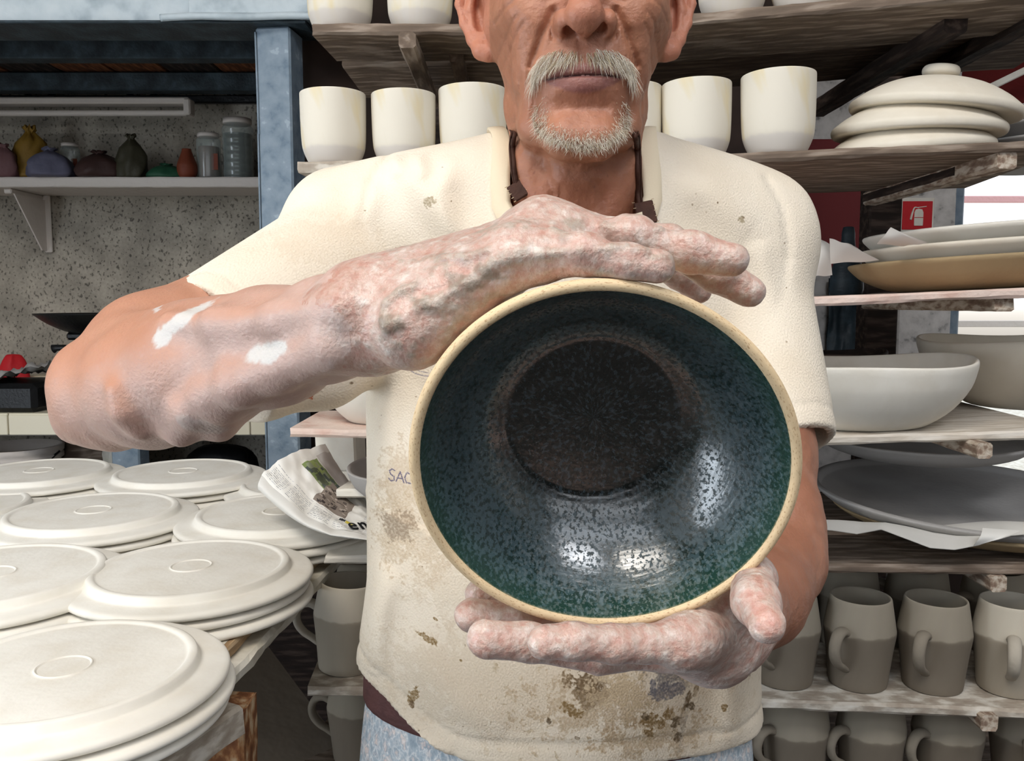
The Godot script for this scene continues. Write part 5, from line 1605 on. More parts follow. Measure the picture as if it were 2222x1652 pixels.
func facial_hair() -> Array:
	var rng := RandomNumberGenerator.new()
	rng.seed = 77
	var must := []
	var goat := []
	var tone := func(warm: float) -> Color:
		var t := rng.randf()
		var c := lin(236, 230, 216).lerp(lin(176, 160, 136), t)
		if rng.randf() < warm: c = lin(150, 124, 92).lerp(lin(196, 178, 140), rng.randf())
		return c
	for i in 1250:
		var g := -1.0 if i % 2 else 1.0
		var u := pow(rng.randf(), 0.8)          # 0 at the middle, 1 at the drooping end
		var x := g * lerpf(0.001, 0.0365, u)
		var band := lerpf(0.004, 0.0065, u)
		var y := lerpf(0.0155, 0.0165, u) - 0.013 * pow(u, 3.5) + rng.randf_range(-1, 1) * band * (1.0 if u > 0.15 else 0.6)
		if u < 0.12 and rng.randf() < 0.5: continue
		var p := trace_z(x, y)
		var dir := Vector3(g * lerpf(0.15, 0.75, sin(u * PI * 0.75)) * lerpf(1.0, 0.15, pow(u, 4.0)), -lerpf(0.9, 0.75, u), 0.55).normalized()
		dir = (dir + Vector3(rng.randf_range(-1, 1), rng.randf_range(-1, 1), rng.randf_range(-0.3, 0.6)) * 0.42).normalized()
		var droop := Vector3(g * 0.04, -0.28, -0.10) + Vector3(rng.randf_range(-1, 1), rng.randf_range(-1, 1), rng.randf_range(-1, 1)) * 0.09
		must.append([p - Vector3(0, 0, 0.0008), dir, rng.randf_range(0.006, 0.0145) * lerpf(0.85, 1.15, u), droop, rng.randf_range(0.00009, 0.00017), tone.call(0.42 * (1.0 - u))])
	for i in 2100:
		var t := rng.randf_range(-1, 1)
		var x := 0.0345 * sin(t * 1.45) / sin(1.45)
		var y := -0.0095 - 0.0365 * pow(cos(t * 1.5), 0.6)
		var inward := rng.randf() * rng.randf()
		x *= 1.0 - 0.30 * inward
		y += 0.013 * inward + rng.randf_range(-1, 1) * 0.0022
		if absf(t) > 0.85 and rng.randf() < 0.45: continue
		var p := trace_z(x, y)
		var dir := Vector3(x * 14.0, -0.75, 0.45 + 0.25 * rng.randf()).normalized()
		dir = (dir + Vector3(rng.randf_range(-1, 1), rng.randf_range(-1, 1), rng.randf_range(-1, 1)) * 0.42).normalized()
		var droop := Vector3(rng.randf_range(-1, 1), -0.3 + rng.randf_range(-1, 1), rng.randf_range(-1, 1)) * 0.16
		goat.append([p - Vector3(0, 0, 0.0008), dir, rng.randf_range(0.003, 0.0095) * (1.0 - 0.45 * inward), droop, rng.randf_range(0.00009, 0.00016), tone.call(0.08)])
	return [strands(must), strands(goat)]

var bowl_tr: Transform3D
var bowl_inv: Transform3D

func setup_bowl():
	var C := P(1314, 1021, 0.385)
	var el := -0.315
	var az := 0.02
	var a := Vector3(sin(az) * cos(el), sin(el), cos(az) * cos(el))
	var x := Vector3.UP.cross(a).normalized()
	bowl_tr = Transform3D(Basis(x, a, x.cross(a).normalized()), C - a * 0.0615)
	bowl_inv = bowl_tr.affine_inverse()

func bowl_wob(phi: float, r: float) -> float:
	return 1.0 + (0.030 * cos(2.0 * (phi - 2.36)) + 0.004 + 0.006 * cos(3.0 * phi + 0.5)) * smoothstep(0.03, 0.085, r)

# the room the bowl takes up, its hollow too: hands press against it
func bowl_solid(w: Vector3) -> float:
	var p := bowl_inv * w
	var r := Vector2(p.x, p.z).length()
	var k := bowl_wob(atan2(-p.z, p.x), r)
	var y := clampf(p.y, 0.0, 0.0635)
	var R := 0.0
	var pr := [Vector2(0.0432, 0.0), Vector2(0.054, 0.009), Vector2(0.070, 0.024), Vector2(0.081, 0.042), Vector2(0.0868, 0.0555), Vector2(0.0884, 0.0635)]
	for i in 5:
		if y <= pr[i + 1].y:
			R = lerpf(pr[i].x, pr[i + 1].x, (y - pr[i].y) / (pr[i + 1].y - pr[i].y))
			break
	return maxf((r / k - R) * 0.85, maxf(p.y - 0.0635, -p.y))

func build_bowl():
	# the glazed bowl held between the hands
	var o := thing("bowl", "hand-thrown bowl with tan unglazed rim and speckled dark green glaze, held in both hands", "bowl", bowl_tr)
	var wob := func(p: Vector3, ang: float, q: Vector2):
		# direction of this point as the photograph sees it: x right, -z up
		var phi := atan2(-p.z, p.x)
		var k := bowl_wob(phi, q.x)
		return Vector3(p.x * k, p.y + 0.0008 * sin(2.0 * ang + 1.0) * q.y / 0.06, p.z * k)
	var outer := [Vector2(0, 0.002), Vector2(0.036, 0.002), Vector2(0.0375, 0), Vector2(0.042, 0), Vector2(0.0435, 0.002), Vector2(0.054, 0.009), Vector2(0.070, 0.024), Vector2(0.081, 0.042), Vector2(0.0868, 0.0555), Vector2(0.0882, 0.0592), Vector2(0.0884, 0.0612), Vector2(0.0874, 0.0629), Vector2(0.0858, 0.0634), Vector2(0.0842, 0.0628), Vector2(0.0834, 0.0612)]
	var inner := [Vector2(0.0837, 0.0616), Vector2(0.0826, 0.058), Vector2(0.0785, 0.0475), Vector2(0.072, 0.0350), Vector2(0.0635, 0.0235), Vector2(0.055, 0.0155), Vector2(0.0490, 0.0118), Vector2(0.0462, 0.0104), Vector2(0.0446, 0.0096), Vector2(0.042, 0.0088), Vector2(0.03, 0.0078), Vector2(0.014, 0.0073), Vector2(0, 0.0072)]
	var na := noise(0.05, 3, 401)
	var nb := noise(0.012, 3, 402)
	var body_t := image_tex(512, 256, func(px, py):
		var v := 0.97 + 0.05 * nb.get_noise_2d(px, py)
		var c := Color8(222, 196, 156) * v
		var s := na.get_noise_2d(px * 4.0, py * 6.0)
		if s > 0.36: c = c.lerp(Color8(150, 112, 76), minf((s - 0.36) * 5.0, 0.75))
		return c)
	var bm := StandardMaterial3D.new()
	bm.albedo_texture = body_t
	bm.roughness = 0.7
	bm.normal_enabled = true
	bm.normal_texture = M.n_fine
	bm.normal_scale = 0.15
	bm.uv1_scale = Vector3(2, 2, 1)
	part("clay_body", lathe(outer, 180, wob, 4), bm, o)
	var n1 := noise(0.11, 2, 403)
	var n2 := noise(0.03, 3, 404)
	var n3 := noise(0.3, 2, 405)
	var W := 1536
	var H := 640
	var rough := PackedByteArray()
	rough.resize(W * H)
	var coat := PackedByteArray()
	coat.resize(W * H)
	var seam := func(n: FastNoiseLite, px: float, py: float, sc: float) -> float:
		var a2 := TAU * px / W
		var r := (1.0 - py / H) * 90.0 + 8.0
		return n.get_noise_2d(cos(a2) * r * sc + 500.0, sin(a2) * r * sc + 500.0)
	var glaze_t := image_tex(W, H, func(px, py):
		var v := float(py) / H                     # 0 at the rim, 1 at the centre
		var s: float = seam.call(n1, px, py, 2.7) * 0.8 + seam.call(n3, px, py, 3.4) * 0.35
		var big: float = seam.call(n2, px, py, 2.2)
		# rutile specks, part grey-blue reflection painted in, gather half way down the wall, thin toward the rim and over the flat centre
		var dens := smoothstep(0.03, 0.17, v) * (1.0 - smoothstep(0.40, 0.56, v)) * 0.46 + 0.10 * smoothstep(0.04, 0.1, v)
		dens += 0.22 * big
		var m := smoothstep(0.42 - dens * 0.85, 0.62 - dens * 0.85, s + 0.22)
		var pit := smoothstep(0.10, 0.28, seam.call(n1, px + 37.0, py, 3.4) + 0.5 * seam.call(n3, px, py + 50.0, 3.4) + 0.25 * big) * (1.0 - 0.5 * smoothstep(0.5, 0.6, v))
		var base := Color8(14, 34, 31).lerp(Color8(26, 62, 50), (1.0 - smoothstep(0.0, 0.26, v)) * 0.85)
		base = base.lerp(Color8(10, 14, 14), smoothstep(0.5, 0.6, v) * 0.6)
		var c := base.lerp(Color8(96, 112, 124), m * 0.50)
		c = c.lerp(Color8(176, 150, 110), (1.0 - smoothstep(0.0, 0.018 + 0.008 * s, v)) * 0.8)
		rough[py * W + px] = clampi(int(255.0 * (0.17 + 0.12 * clampf(0.5 + big, 0.0, 1.0) + 0.34 * pit)), 0, 255)
		coat[py * W + px] = clampi(int(255.0 * (1.0 - pit)), 0, 255)
		return c)
	var gm := StandardMaterial3D.new()
	gm.albedo_texture = glaze_t
	gm.roughness = 1.0
	gm.roughness_texture = ImageTexture.create_from_image(Image.create_from_data(W, H, false, Image.FORMAT_L8, rough))
	gm.metallic_specular = 0.70
	gm.clearcoat_enabled = true
	gm.clearcoat = 1.0
	gm.clearcoat_roughness = 0.17
	gm.clearcoat_texture = ImageTexture.create_from_image(Image.create_from_data(W, H, false, Image.FORMAT_L8, coat))
	gm.normal_enabled = true
	gm.normal_texture = M.n_fine
	gm.normal_scale = 0.12
	gm.uv1_scale = Vector3(1, 1, 1)
	part("glaze", lathe(inner, 180, wob, 6), gm, o)

func shirt_texture() -> ImageTexture:
	var S := 2048
	var img := Image.create(S, S, false, Image.FORMAT_RGB8)
	img.fill(Color8(255, 255, 255))
	var nz := noise(0.012, 4, 501)
	var nf := noise(0.05, 3, 502)
	var uv := func(px: float, py: float) -> Vector2:
		var w := P(px, py, 0.645)
		return Vector2((w.x + 0.30) / 0.62, (1.52 - w.y) / 0.62) * S
	var sc := S / 0.62 * 0.645 / F      # texels per photo pixel on the shirt front
	var blot := func(px: float, py: float, rx: float, ry: float, c: Color, strength: float, ragged: float, rot := 0.0):
		var o: Vector2 = uv.call(px, py)
		var R := maxf(rx, ry) * sc * (1.6 + ragged)
		for y in range(maxi(0, int(o.y - R)), mini(S, int(o.y + R))):
			for x in range(maxi(0, int(o.x - R)), mini(S, int(o.x + R))):
				var q := (Vector2(x, y) - o).rotated(-rot) / sc / Vector2(rx, ry)
				var l := q.length() + ragged * (nz.get_noise_2d(x * 1.6, y * 1.6) * 0.9 + nf.get_noise_2d(x * 1.5, y * 1.5) * 0.6)
				var m := (1.0 - smoothstep(0.8, 1.0, l)) * strength
				if m > 0.01:
					m *= clampf(0.8 + 0.8 * nf.get_noise_2d(x * 2.0 + 90.0, y * 2.0), 0.5, 1.0)
					img.set_pixel(x, y, img.get_pixel(x, y).lerp(c, m))
	var brown := Color8(120, 104, 84)
	# broad faint soiling
	for q in [[1180, 1480, 420, 120, 0.16], [900, 1130, 120, 150, 0.22], [840, 1180, 60, 90, 0.22], [1250, 560, 300, 60, 0.08], [700, 520, 120, 60, 0.10], [1050, 1280, 200, 90, 0.12], [1500, 1560, 160, 120, 0.14], [860, 1060, 60, 80, 0.15]]:
		blot.call(q[0], q[1], q[2], q[3], Color8(196, 176, 150), q[4], 0.8)
	blot.call(845, 1165, 48, 34, Color8(150, 138, 128), 0.5, 0.9)
	blot.call(1275, 1488, 42, 46, Color8(112, 98, 80), 0.95, 0.5)
	blot.call(1300, 1520, 150, 60, Color8(196, 180, 158), 0.55, 1.3)
	blot.call(1420, 1600, 120, 40, Color8(186, 168, 144), 0.5, 1.3)
	blot.call(1290, 1470, 60, 30, Color8(132, 116, 96), 0.8, 0.9)
	blot.call(1330, 1462, 62, 26, Color8(238, 230, 216), 0.9, 1.0)
	blot.call(1340, 1500, 60, 40, Color8(226, 216, 198), 0.8, 1.1)
	blot.call(1460, 1468, 62, 30, Color8(140, 144, 160), 0.8, 0.7, -0.3)
	blot.call(1450, 1504, 44, 22, Color8(132, 136, 156), 0.85, 0.5)
	blot.call(1522, 1420, 22, 80, Color8(160, 160, 172), 0.6, 0.6, 0.25)
	blot.call(1416, 1490, 8, 26, Color8(126, 132, 156), 0.8, 0.4)
	blot.call(1490, 1560, 9, 70, Color8(160, 162, 170), 0.4, 0.6, 0.15)
	for q in [[1420, 1566, 26, 22], [1450, 1556, 16, 14], [1408, 1590, 12, 10], [1466, 1578, 10, 16], [1400, 1552, 10, 8], [1545, 1490, 5, 16], [1518, 1510, 5, 18], [1497, 1530, 8, 22], [1585, 1560, 7, 10], [1505, 1545, 14, 8], [1475, 1605, 8, 14], [1240, 1530, 22, 16], [1190, 1555, 7, 7], [1250, 1590, 9, 5], [925, 1405, 24, 8], [892, 1528, 12, 24], [888, 1555, 7, 8], [940, 1360, 6, 3], [1000, 1440, 5, 3]]:
		blot.call(q[0], q[1], q[2], q[3], [brown, Color8(140, 118, 82), Color8(104, 92, 76)][int(q[0]) % 3], 0.85, 0.8, 0.4)
	for q in [[928, 428, 16, 14], [1628, 470, 8, 10], [935, 620, 6, 4]]:
		blot.call(q[0], q[1], q[2], q[3], Color8(150, 140, 116), 0.6, 1.2)
	var rng := RandomNumberGenerator.new()
	rng.seed = 33
	for i in 90:
		blot.call(rng.randf_range(700, 1750), rng.randf_range(340, 1640), rng.randf_range(1.2, 3.5), rng.randf_range(1.2, 3.5), brown, rng.randf_range(0.3, 0.8), 0.6)
	for i in 70:
		blot.call(rng.randf_range(1050, 1560), rng.randf_range(1440, 1640), rng.randf_range(2, 10), rng.randf_range(2, 6), [Color8(240, 234, 224), Color8(206, 196, 178)][i % 2], 0.7, 1.0, rng.randf() * 3.0)
	# pen strokes: lettering on the side of the chest and part of an oval stamp
	var pen := func(pts: Array, c: Color, w: float):
		for i in pts.size() - 1:
			var a: Vector2 = uv.call(pts[i].x, pts[i].y)
			var b: Vector2 = uv.call(pts[i + 1].x, pts[i + 1].y)
			var n := int(a.distance_to(b)) + 1
			for k in n + 1:
				var o := a.lerp(b, float(k) / n)
				for yy in range(int(o.y - w) - 1, int(o.y + w) + 2):
					for xx in range(int(o.x - w) - 1, int(o.x + w) + 2):
						var l := Vector2(xx, yy).distance_to(o)
						if l < w and xx >= 0 and yy >= 0 and xx < S and yy < S and nf.get_noise_2d(xx * 5.0, yy * 5.0) > -0.3: img.set_pixel(xx, yy, img.get_pixel(xx, yy).lerp(c, 0.55))
	var ink := Color8(120, 120, 160)
	pen.call([Vector2(842, 1042), Vector2(834, 1039), Vector2(828, 1045), Vector2(832, 1052), Vector2(840, 1056), Vector2(840, 1064), Vector2(832, 1067), Vector2(826, 1062)], ink, 1.9)
	pen.call([Vector2(845, 1066), Vector2(855, 1044), Vector2(864, 1068)], ink, 1.9)
	pen.call([Vector2(849, 1058), Vector2(861, 1059)], ink, 1.9)
	pen.call([Vector2(880, 1047), Vector2(871, 1044), Vector2(866, 1056), Vector2(870, 1067), Vector2(880, 1068)], ink, 1.9)
	pen.call([Vector2(886, 1069), Vector2(886, 1046), Vector2(895, 1049), Vector2(895, 1056), Vector2(886, 1058), Vector2(897, 1070)], ink, 1.9)
	pen.call([Vector2(912, 1048), Vector2(902, 1047), Vector2(902, 1070), Vector2(913, 1071)], ink, 1.9)
	pen.call([Vector2(902, 1058), Vector2(910, 1059)], ink, 1.9)
	var st := Color8(176, 178, 206)
	var ov := []
	for i in 14: ov.append(Vector2(912 + 44 * cos(2.3 + i * 0.16), 792 + 26 * sin(2.3 - i * 0.0 + i * -0.16 + 0.9)))
	pen.call([Vector2(868, 788), Vector2(866, 800), Vector2(874, 810), Vector2(890, 818), Vector2(910, 822), Vector2(926, 822)], st, 1.6)
	pen.call([Vector2(876, 788), Vector2(876, 798), Vector2(884, 806), Vector2(900, 812), Vector2(922, 815)], st, 1.2)
	# small red marks on the sleeve's underside
	pen.call([Vector2(668, 850), Vector2(670, 862)], Color8(206, 120, 96), 2.0)
	pen.call([Vector2(680, 848), Vector2(688, 860), Vector2(692, 846), Vector2(682, 858)], Color8(206, 120, 96), 2.0)
	return ImageTexture.create_from_image(img)

func build_person():
	setup_noise()
	setup_bowl()
	setup_arms()
	setup_head()
	setup_shirt()
	build_bowl()
	var res := [null, null, null, null, null, null]
	var jobs := [
		func():
			var m := nets(f_head, HO + Vector3(-0.105, -0.15, -0.20), HO + Vector3(0.105, 0.20, 0.035), 0.00165)
			var c := PackedColorArray()
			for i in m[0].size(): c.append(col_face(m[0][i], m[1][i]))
			res[0] = [m[0], m[1], m[2], c],
		func():
			var m := nets(f_arm_a, Vector3(-0.36, 1.10, -0.78), Vector3(0.135, 1.52, -0.30), 0.0016)
			var c := PackedColorArray()
			for i in m[0].size(): c.append(col_arm_a(m[0][i], m[1][i]))
			res[1] = [m[0], m[1], m[2], c],
		func():
			var m := nets(f_arm_b, Vector3(-0.06, 1.0, -0.80), Vector3(0.28, 1.48, -0.33), 0.0016)
			var c := PackedColorArray()
			for i in m[0].size(): c.append(col_arm_b(m[0][i], m[1][i]))
			res[2] = [m[0], m[1], m[2], c],
		func():
			var m := nets(f_shirt, Vector3(-0.30, hem_y - 0.02, -0.90), Vector3(0.33, 1.52, -0.53), 0.0036, 2.3)
			res[3] = m,
		func():
			var m := nets(func(p): return maxf(smin(f_torso(p), sh_caps.d(p), 0.045) + 0.014, 0.75 - p.y), Vector3(-0.2, 0.74, -0.90), Vector3(0.30, 1.46, -0.56), 0.009)
			var c := PackedColorArray()
			c.resize(m[0].size())
			c.fill(lin(150, 92, 68))
			res[4] = [m[0], m[1], m[2], c],
		func():
			res[5] = facial_hair()]
	var ids := []
	for j in jobs: ids.append(WorkerThreadPool.add_task(j))
	for i in ids: WorkerThreadPool.wait_for_task_completion(i)
	var man := thing("person", "man with grey moustache and goatee, stained cream t-shirt and clay-covered hands holding a bowl", "person", at(Vector3.ZERO))
	var skin := StandardMaterial3D.new()
	skin.vertex_color_use_as_albedo = true
	skin.roughness = 0.5
	skin.metallic_specular = 0.45
	skin.subsurf_scatter_enabled = true
	skin.subsurf_scatter_strength = 0.06
	skin.uv1_triplanar = true
	skin.uv1_scale = Vector3(14, 14, 14)
	skin.normal_enabled = true
	skin.normal_texture = M.n_fine
	skin.normal_scale = 0.55
	var b := merge([res[4], res[0], res[1], res[2]])
	# the clay-covered hands are a surface of their own on the same mesh: wet, mottled slip
	var wet: StandardMaterial3D = skin.duplicate()
	wet.roughness = 0.36
	wet.albedo_texture = ntex(0.016, 6, [[0.0, Color8(226, 196, 187)], [0.38, Color8(238, 216, 209)], [0.46, Color8(253, 245, 240)], [0.55, Color8(248, 241, 236)], [0.60, Color8(230, 222, 214)], [0.66, Color8(255, 252, 250)], [1.0, Color8(255, 255, 255)]], 1024, 72)
	wet.normal_texture = nnorm(0.03, 5, 7.0, 1024, 73)
	wet.normal_scale = 0.7
	wet.uv1_scale = Vector3(11, 11, 11)
	var skin_i := PackedInt32Array()
	var wet_i := PackedInt32Array()
	var V0: PackedVector3Array = b[0]
	var na: int = res[4][0].size() + res[0][0].size()
	var nb: int = na + res[1][0].size()
	for i in range(0, b[2].size(), 3):
		var k: int = b[2][i]
		var p := V0[k]
		var w := false
		if k >= nb: w = -p.z < 0.485 + 0.012 * n_mid.get_noise_3dv(p)
		elif k >= na: w = p.x > -0.082 + 0.03 * n_big.get_noise_3dv(p)
		for j in 3:
			if w: wet_i.append(b[2][i + j])
			else: skin_i.append(b[2][i + j])
	var bm := ArrayMesh.new()
	for s in [[skin_i, skin], [wet_i, wet]]:
		var arr := []
		arr.resize(Mesh.ARRAY_MAX)
		arr[Mesh.ARRAY_VERTEX] = b[0]
		arr[Mesh.ARRAY_NORMAL] = b[1]
		arr[Mesh.ARRAY_COLOR] = b[3]
		arr[Mesh.ARRAY_INDEX] = s[0]
		bm.add_surface_from_arrays(Mesh.PRIMITIVE_TRIANGLES, arr)
		bm.surface_set_material(bm.get_surface_count() - 1, s[1])
	part("body", bm, null, man)
	var hair := StandardMaterial3D.new()
	hair.vertex_color_use_as_albedo = true
	hair.roughness = 0.5
	tag(part("moustache", res[5][0], hair, man), "grey and white moustache drooping past the mouth's corners", "", "", "stuff")
	tag(part("goatee", res[5][1], hair, man), "short white goatee along the chin", "", "", "stuff")
	# hair on the head, above the picture
	var hm := nets(func(p):
		var q: Vector3 = p - HO
		var d := ell(q, Vector3(0, 0.104, -0.092), Vector3(0.078, 0.088, 0.097)) - 0.002 * n_mid.get_noise_3dv(p)
		return maxf(d, maxf(q.z * 0.5 + 0.115 - q.y + 0.02, 0.085 - q.y + 0.0 if q.z > -0.05 else 0.06 - q.y)), HO + Vector3(-0.09, 0.05, -0.2), HO + Vector3(0.09, 0.205, 0.02), 0.004)
	var hairm := mat(Color8(120, 116, 112), 0.7, null, M.n_fine, 1.0, Vector3(9, 9, 9))
	part("hair", mesh_of(hm[0], hm[2], hm[1]), hairm, man)
	# shirt
	var sm: Array = res[3]
	var uv := PackedVector2Array()
	var sc := PackedColorArray()
	for i in sm[0].size():
		var p: Vector3 = sm[0][i]
		uv.append(Vector2((p.x + 0.30) / 0.62, (1.52 - p.y) / 0.62))
		var t := clampf(0.5 + 0.8 * n_big.get_noise_3dv(p * 0.7), 0, 1)
		var c := lin(229, 219, 202).lerp(lin(220, 207, 187), t)
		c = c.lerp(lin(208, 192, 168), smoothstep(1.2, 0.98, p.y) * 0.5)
		sc.append(c)
	var cloth := StandardMaterial3D.new()
	cloth.vertex_color_use_as_albedo = true
	cloth.albedo_texture = shirt_texture()
	cloth.roughness = 0.95
	cloth.metallic_specular = 0.2
	cloth.normal_enabled = true
	cloth.normal_texture = nnorm(0.3, 2, 3.0, 1024, 71)
	cloth.normal_scale = 0.25
	cloth.rim_enabled = true
	cloth.rim = 0.2
	var shirt := part("shirt", mesh_of(sm[0], sm[2], sm[1], uv, sc), cloth, man)
	var ring := collar_ring(72)
	var cm := mat(Color8(224, 209, 182), 0.95, null, M.n_fine, 0.4, Vector3(20, 20, 20))
	# ribbed neckband: an oval band standing on the ring
	var V := PackedVector3Array()
	var I := PackedInt32Array()
	var nr := ring.size()
	var cen := Vector3.ZERO
	for q in ring: cen += q
	cen /= nr
	for i in nr:
		var p: Vector3 = ring[i]
		var tg: Vector3 = (ring[(i + 1) % nr] - ring[(i + nr - 1) % nr]).normalized()
		var bf := func(w: Vector3) -> float: return smin(f_torso(w), sh_caps.d(w), 0.045)
		var e := 0.002
		var nrm := Vector3(bf.call(p + Vector3(e, 0, 0)) - bf.call(p - Vector3(e, 0, 0)), bf.call(p + Vector3(0, e, 0)) - bf.call(p - Vector3(0, e, 0)), bf.call(p + Vector3(0, 0, e)) - bf.call(p - Vector3(0, 0, e))).normalized()
		var outw := nrm.cross(tg).normalized()
		if outw.dot(p - cen) < 0: outw = -outw
		var sec := [Vector2(0.0125, -0.001), Vector2(0.013, 0.0012), Vector2(0.007, 0.0022), Vector2(0.0005, 0.0026), Vector2(-0.0022, 0.001), Vector2(-0.0016, -0.0015), Vector2(0.004, -0.004)]
		for s in sec:
			V.append(p + outw * s.x * (1.0 + 0.0) + nrm * (s.y * 1.3 + 0.0016))
	var ns := 7
	for i in nr:
		for k in ns:
			var a := i * ns + k
			var b2 := i * ns + (k + 1) % ns
			var c2 := ((i + 1) % nr) * ns + k
			var d2 := ((i + 1) % nr) * ns + (k + 1) % ns
			I.append_array(PackedInt32Array([a, b2, c2, b2, d2, c2]))
	cm.cull_mode = BaseMaterial3D.CULL_DISABLED
	part("neckband", mesh_of(V, I, smooth_normals(V, I)), cm, shirt)
	build_trousers(man)
	build_necklace(ring)

func build_trousers(man: Node3D):
	var jt := ntex(0.02, 4, [[0.0, Color8(120, 138, 152)], [0.42, Color8(176, 188, 196)], [0.5, Color8(232, 230, 226)], [0.62, Color8(150, 164, 176)], [0.75, Color8(226, 206, 196)], [1.0, Color8(240, 238, 234)]], 512, 81)
	var jm := mat(Color.WHITE, 0.9, jt, M.n_fine, 0.5, Vector3(9, 5, 9))
	var c: Array = row_at(hem_y)
	var cx: float = c[1] + 0.004
	var cz: float = c[2]
	var prof := [Vector2(1, hem_y + 0.075), Vector2(1.0, hem_y + 0.05), Vector2(1.06, hem_y - 0.02), Vector2(1.10, hem_y - 0.14), Vector2(0.98, hem_y - 0.22), Vector2(0.7, hem_y - 0.26), Vector2(0, hem_y - 0.27)]
	part("jeans", lathe(prof, 48, func(p: Vector3, a: float, q: Vector2): return Vector3(cx - 0.006 + p.x * 0.158, p.y, cz + p.z * 0.084), 4), jm, man)
	part("belt", lathe([Vector2(1.03, hem_y + 0.0), Vector2(1.045, hem_y + 0.004), Vector2(1.03, hem_y + 0.034), Vector2(1.01, hem_y + 0.038)], 48, func(p: Vector3, a: float, q: Vector2): return Vector3(cx - 0.006 + p.x * 0.1585, p.y + 0.012 * -p.x, cz + p.z * 0.085), 2), mat(Color8(92, 60, 58), 0.7, ntex(0.03, 4, [[0.0, g8(200)], [0.6, g8(255)], [0.75, Color8(255, 250, 245)]], 256, 82), M.n_fine, 0.5, Vector3(8, 8, 8)), man)
	for g in [-1, 1]:
		var hip := Vector3(cx + g * 0.085, hem_y - 0.18, cz)
		part("trouser_leg", tube([hip, hip + Vector3(g * 0.01, -0.25, 0.01), Vector3(hip.x + g * 0.012, 0.42, cz + 0.01), Vector3(hip.x + g * 0.012, 0.05, cz - 0.01)], [0.085, 0.076, 0.058, 0.05], 20), jm, man)
		part("shoe", lathe([Vector2(0, 0), Vector2(0.9, 0), Vector2(1, 0.02), Vector2(0.95, 0.05), Vector2(0.6, 0.08), Vector2(0, 0.09)], 28, func(p: Vector3, a: float, q: Vector2): return Vector3(hip.x + g * 0.012 + p.x * 0.045, p.y, cz + 0.05 + p.z * 0.125), 3), M.brown_bag, man)

func build_necklace(ring: Array):
	# a dark cord round the neck with two brown leather tags
	var n := thing("necklace", "thin dark cord necklace with two brown leather tags round the man's neck", "necklace", at(Vector3.ZERO))
	var lm := mat(Color8(78, 48, 36), 0.75, ntex(0.02, 4, [[0.0, g8(190)], [1.0, g8(255)]], 256, 91), M.n_fine, 0.6, Vector3(12, 12, 12))
	var pts := []
	for q in [[1390, 462], [1384, 420], [1384, 370], [1382, 322], [1378, 292]]:
		pts.append(on_skin(q[0], q[1], 0.0016))
	pts.append(HO + Vector3(0.047, -0.008, -0.125))
	pts.append(HO + Vector3(0.0, -0.002, -0.142))
	pts.append(HO + Vector3(-0.047, -0.008, -0.125))
	for q in [[1116, 292], [1112, 320], [1114, 352], [1117, 380], [1122, 402]]:
		pts.append(on_skin(q[0], q[1], 0.0016))
	part("cord", tube(spline(pts, 5), 0.0020, 8), lm, n)
	var pts2 := []
	for p in pts: pts2.append(p + Vector3(0.0022 * signf(p.x - HO.x), 0.001, 0.0012))
	part("cord", tube(spline(pts2, 5), 0.0007, 6), lm, n)
	var leather := func(px: float, py: float, w: float, h: float, rot: float, lift: float):
		var p := on_skin(px, py, lift)
		part("leather_tag", bevel_box(Vector3(w, h, 0.0022), 0.0007), lm, n, Transform3D(Basis(Vector3(0, 0, 1), rot) * Basis(Vector3(1, 0, 0), -0.35), p))
		for k in 9:
			for sd in [-1, 1]:
				var q := Vector3(w * 0.5 * sd, h * (k / 8.0 - 0.5), 0)
				if k % 2 == 0: part("stitch", tube([q + Vector3(-0.0008 * sd, 0, 0.0013), q + Vector3(0.0009 * sd, 0.0006, 0.0004)], 0.00035, 5), M.wood_tan, n, Transform3D(Basis(Vector3(0, 0, 1), rot) * Basis(Vector3(1, 0, 0), -0.35), p))
	leather.call(1401, 462, 0.0145, 0.0185, 0.2, 0.004)
	leather.call(1124, 414, 0.0125, 0.014, 0.55, 0.003)

# the point of the skin or the shirt that is seen at a pixel, lifted off a little
func on_skin(px: float, py: float, lift: float) -> Vector3:
	var dir := (P(px, py, 1.0) - CAM).normalized()
	var t := 0.56
	for i in 80:
		var p := CAM + dir * t
		var d := minf(f_head(p), f_shirt(p))
		if d < lift: break
		t += maxf((d - lift) * 0.7, 0.0003)
	return CAM + dir * t

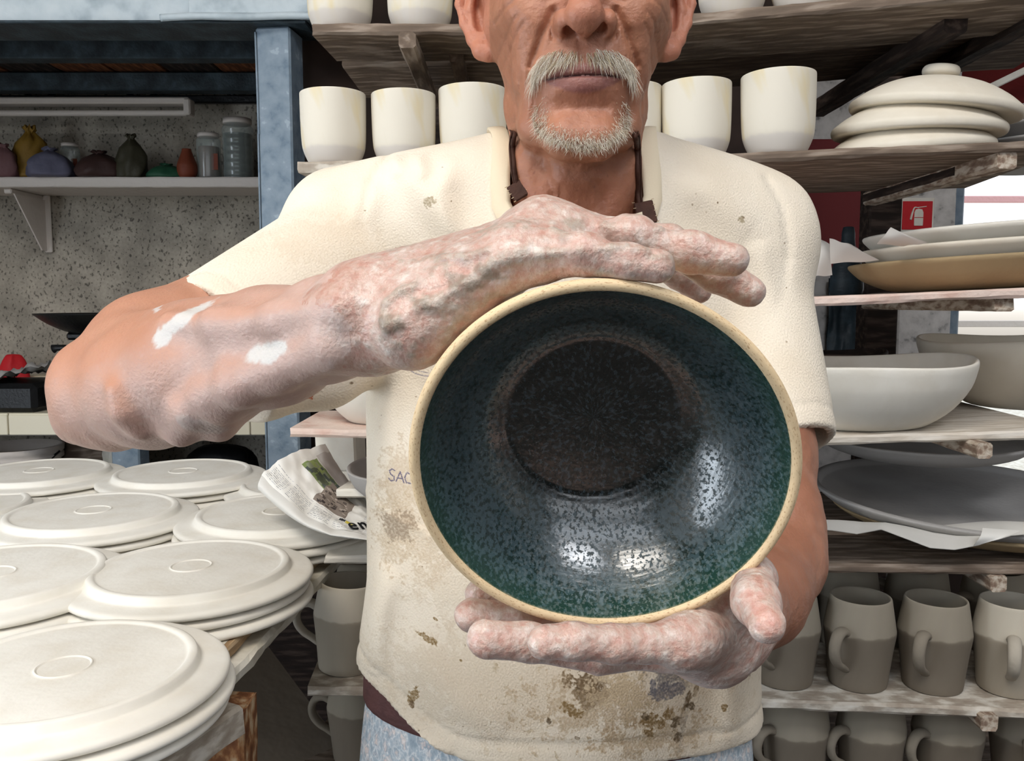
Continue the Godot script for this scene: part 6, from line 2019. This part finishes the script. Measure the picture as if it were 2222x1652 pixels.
func _ready():
	# camera
	var cam := Camera3D.new()
	cam.name = "camera"
	cam.fov = rad_to_deg(2.0 * atan(826.0 / F))
	cam.near = 0.02
	cam.position = CAM
	cam.rotation = Vector3(-PITCH, 0, 0)
	add_child(cam)
	# sky and exposure
	var env := Environment.new()
	var sky := Sky.new()
	var sm := ProceduralSkyMaterial.new()
	sm.sky_top_color = Color(0.9, 0.93, 0.97)
	sm.sky_horizon_color = Color(0.97, 0.98, 1.0)
	sm.ground_horizon_color = Color(0.85, 0.83, 0.8)
	sm.ground_bottom_color = Color(0.5, 0.48, 0.45)
	sm.energy_multiplier = 2.1
	sky.sky_material = sm
	env.background_mode = Environment.BG_SKY
	env.sky = sky
	env.ambient_light_source = Environment.AMBIENT_SOURCE_SKY
	env.tonemap_mode = Environment.TONE_MAPPER_LINEAR
	env.tonemap_exposure = 0.86
	env.sdfgi_enabled = true
	env.ssao_enabled = true
	env.ssil_enabled = true
	var we := WorldEnvironment.new()
	we.name = "environment"
	we.environment = env
	add_child(we)
	# two skylights and an added glow panel in the ceiling on the camera's side of the room: glowing panel + area light
	skylight(Vector3(-0.75, 3.05, 0.55), Vector2(1.1, 0.8), 4.2, Color(1.0, 0.97, 0.93), "wide glowing skylight panel over the plates side")
	skylight(Vector3(0.75, 3.05, 0.75), Vector2(0.9, 0.7), 2.6, Color(0.97, 0.98, 1.0), "smaller glowing skylight panel over the right side")
	skylight(Vector3(0.2, 3.05, 2.1), Vector2(3.6, 1.3), 2.6, Color(0.93, 0.96, 1.0), "broad glow panel added in the ceiling by the front opening", 0.8)  # unseen panel, added for soft front light and the bowl's grey-blue reflection
	added_pane_light()
	make_materials()
	build_setting()
	build_steel()
	build_back_left()
	build_shelves()
	build_table()
	build_right_side()
	build_person()

func skylight(p: Vector3, s: Vector2, e: float, c: Color, label: String, glow := 3.0):
	var m := StandardMaterial3D.new()
	m.albedo_color = Color.WHITE
	m.emission_enabled = true
	m.emission = c
	m.emission_energy_multiplier = glow
	var o := single("skylight_panel", bevel_box(Vector3(s.x, 0.02, s.y), 0.004), m, at(p), label, "skylight")
	var l := AreaLight3D.new()
	l.name = "skylight"
	l.area_size = s
	l.light_energy = e
	l.light_color = c
	l.area_range = 12.0
	l.shadow_enabled = true
	add_child(l, true)
	l.position = p + Vector3(0, -0.02, 0)
	l.rotation = Vector3(-PI / 2, 0, 0)

func added_pane_light():
	# added glowing pane in the left wall for the bowl's sheen, no window known
	var m := StandardMaterial3D.new()
	m.albedo_color = Color.WHITE
	m.emission_enabled = true
	m.emission = Color(0.90, 0.95, 1.0)
	m.emission_energy_multiplier = 4.0
	single("added_pane_1", bevel_box(Vector3(0.02, 1.9, 1.2), 0.003), m, at(Vector3(-2.36, 1.2, 0.25)), "", "", "", "structure")
	var l := AreaLight3D.new()
	l.name = "added_pane_light"
	l.area_size = Vector2(1.2, 1.9)
	l.light_energy = 2.2
	l.light_color = Color(0.90, 0.95, 1.0)
	l.area_range = 12.0
	l.shadow_enabled = true
	add_child(l, true)
	l.position = Vector3(-2.33, 1.2, 0.25)
	l.rotation = Vector3(0, -PI / 2, 0)
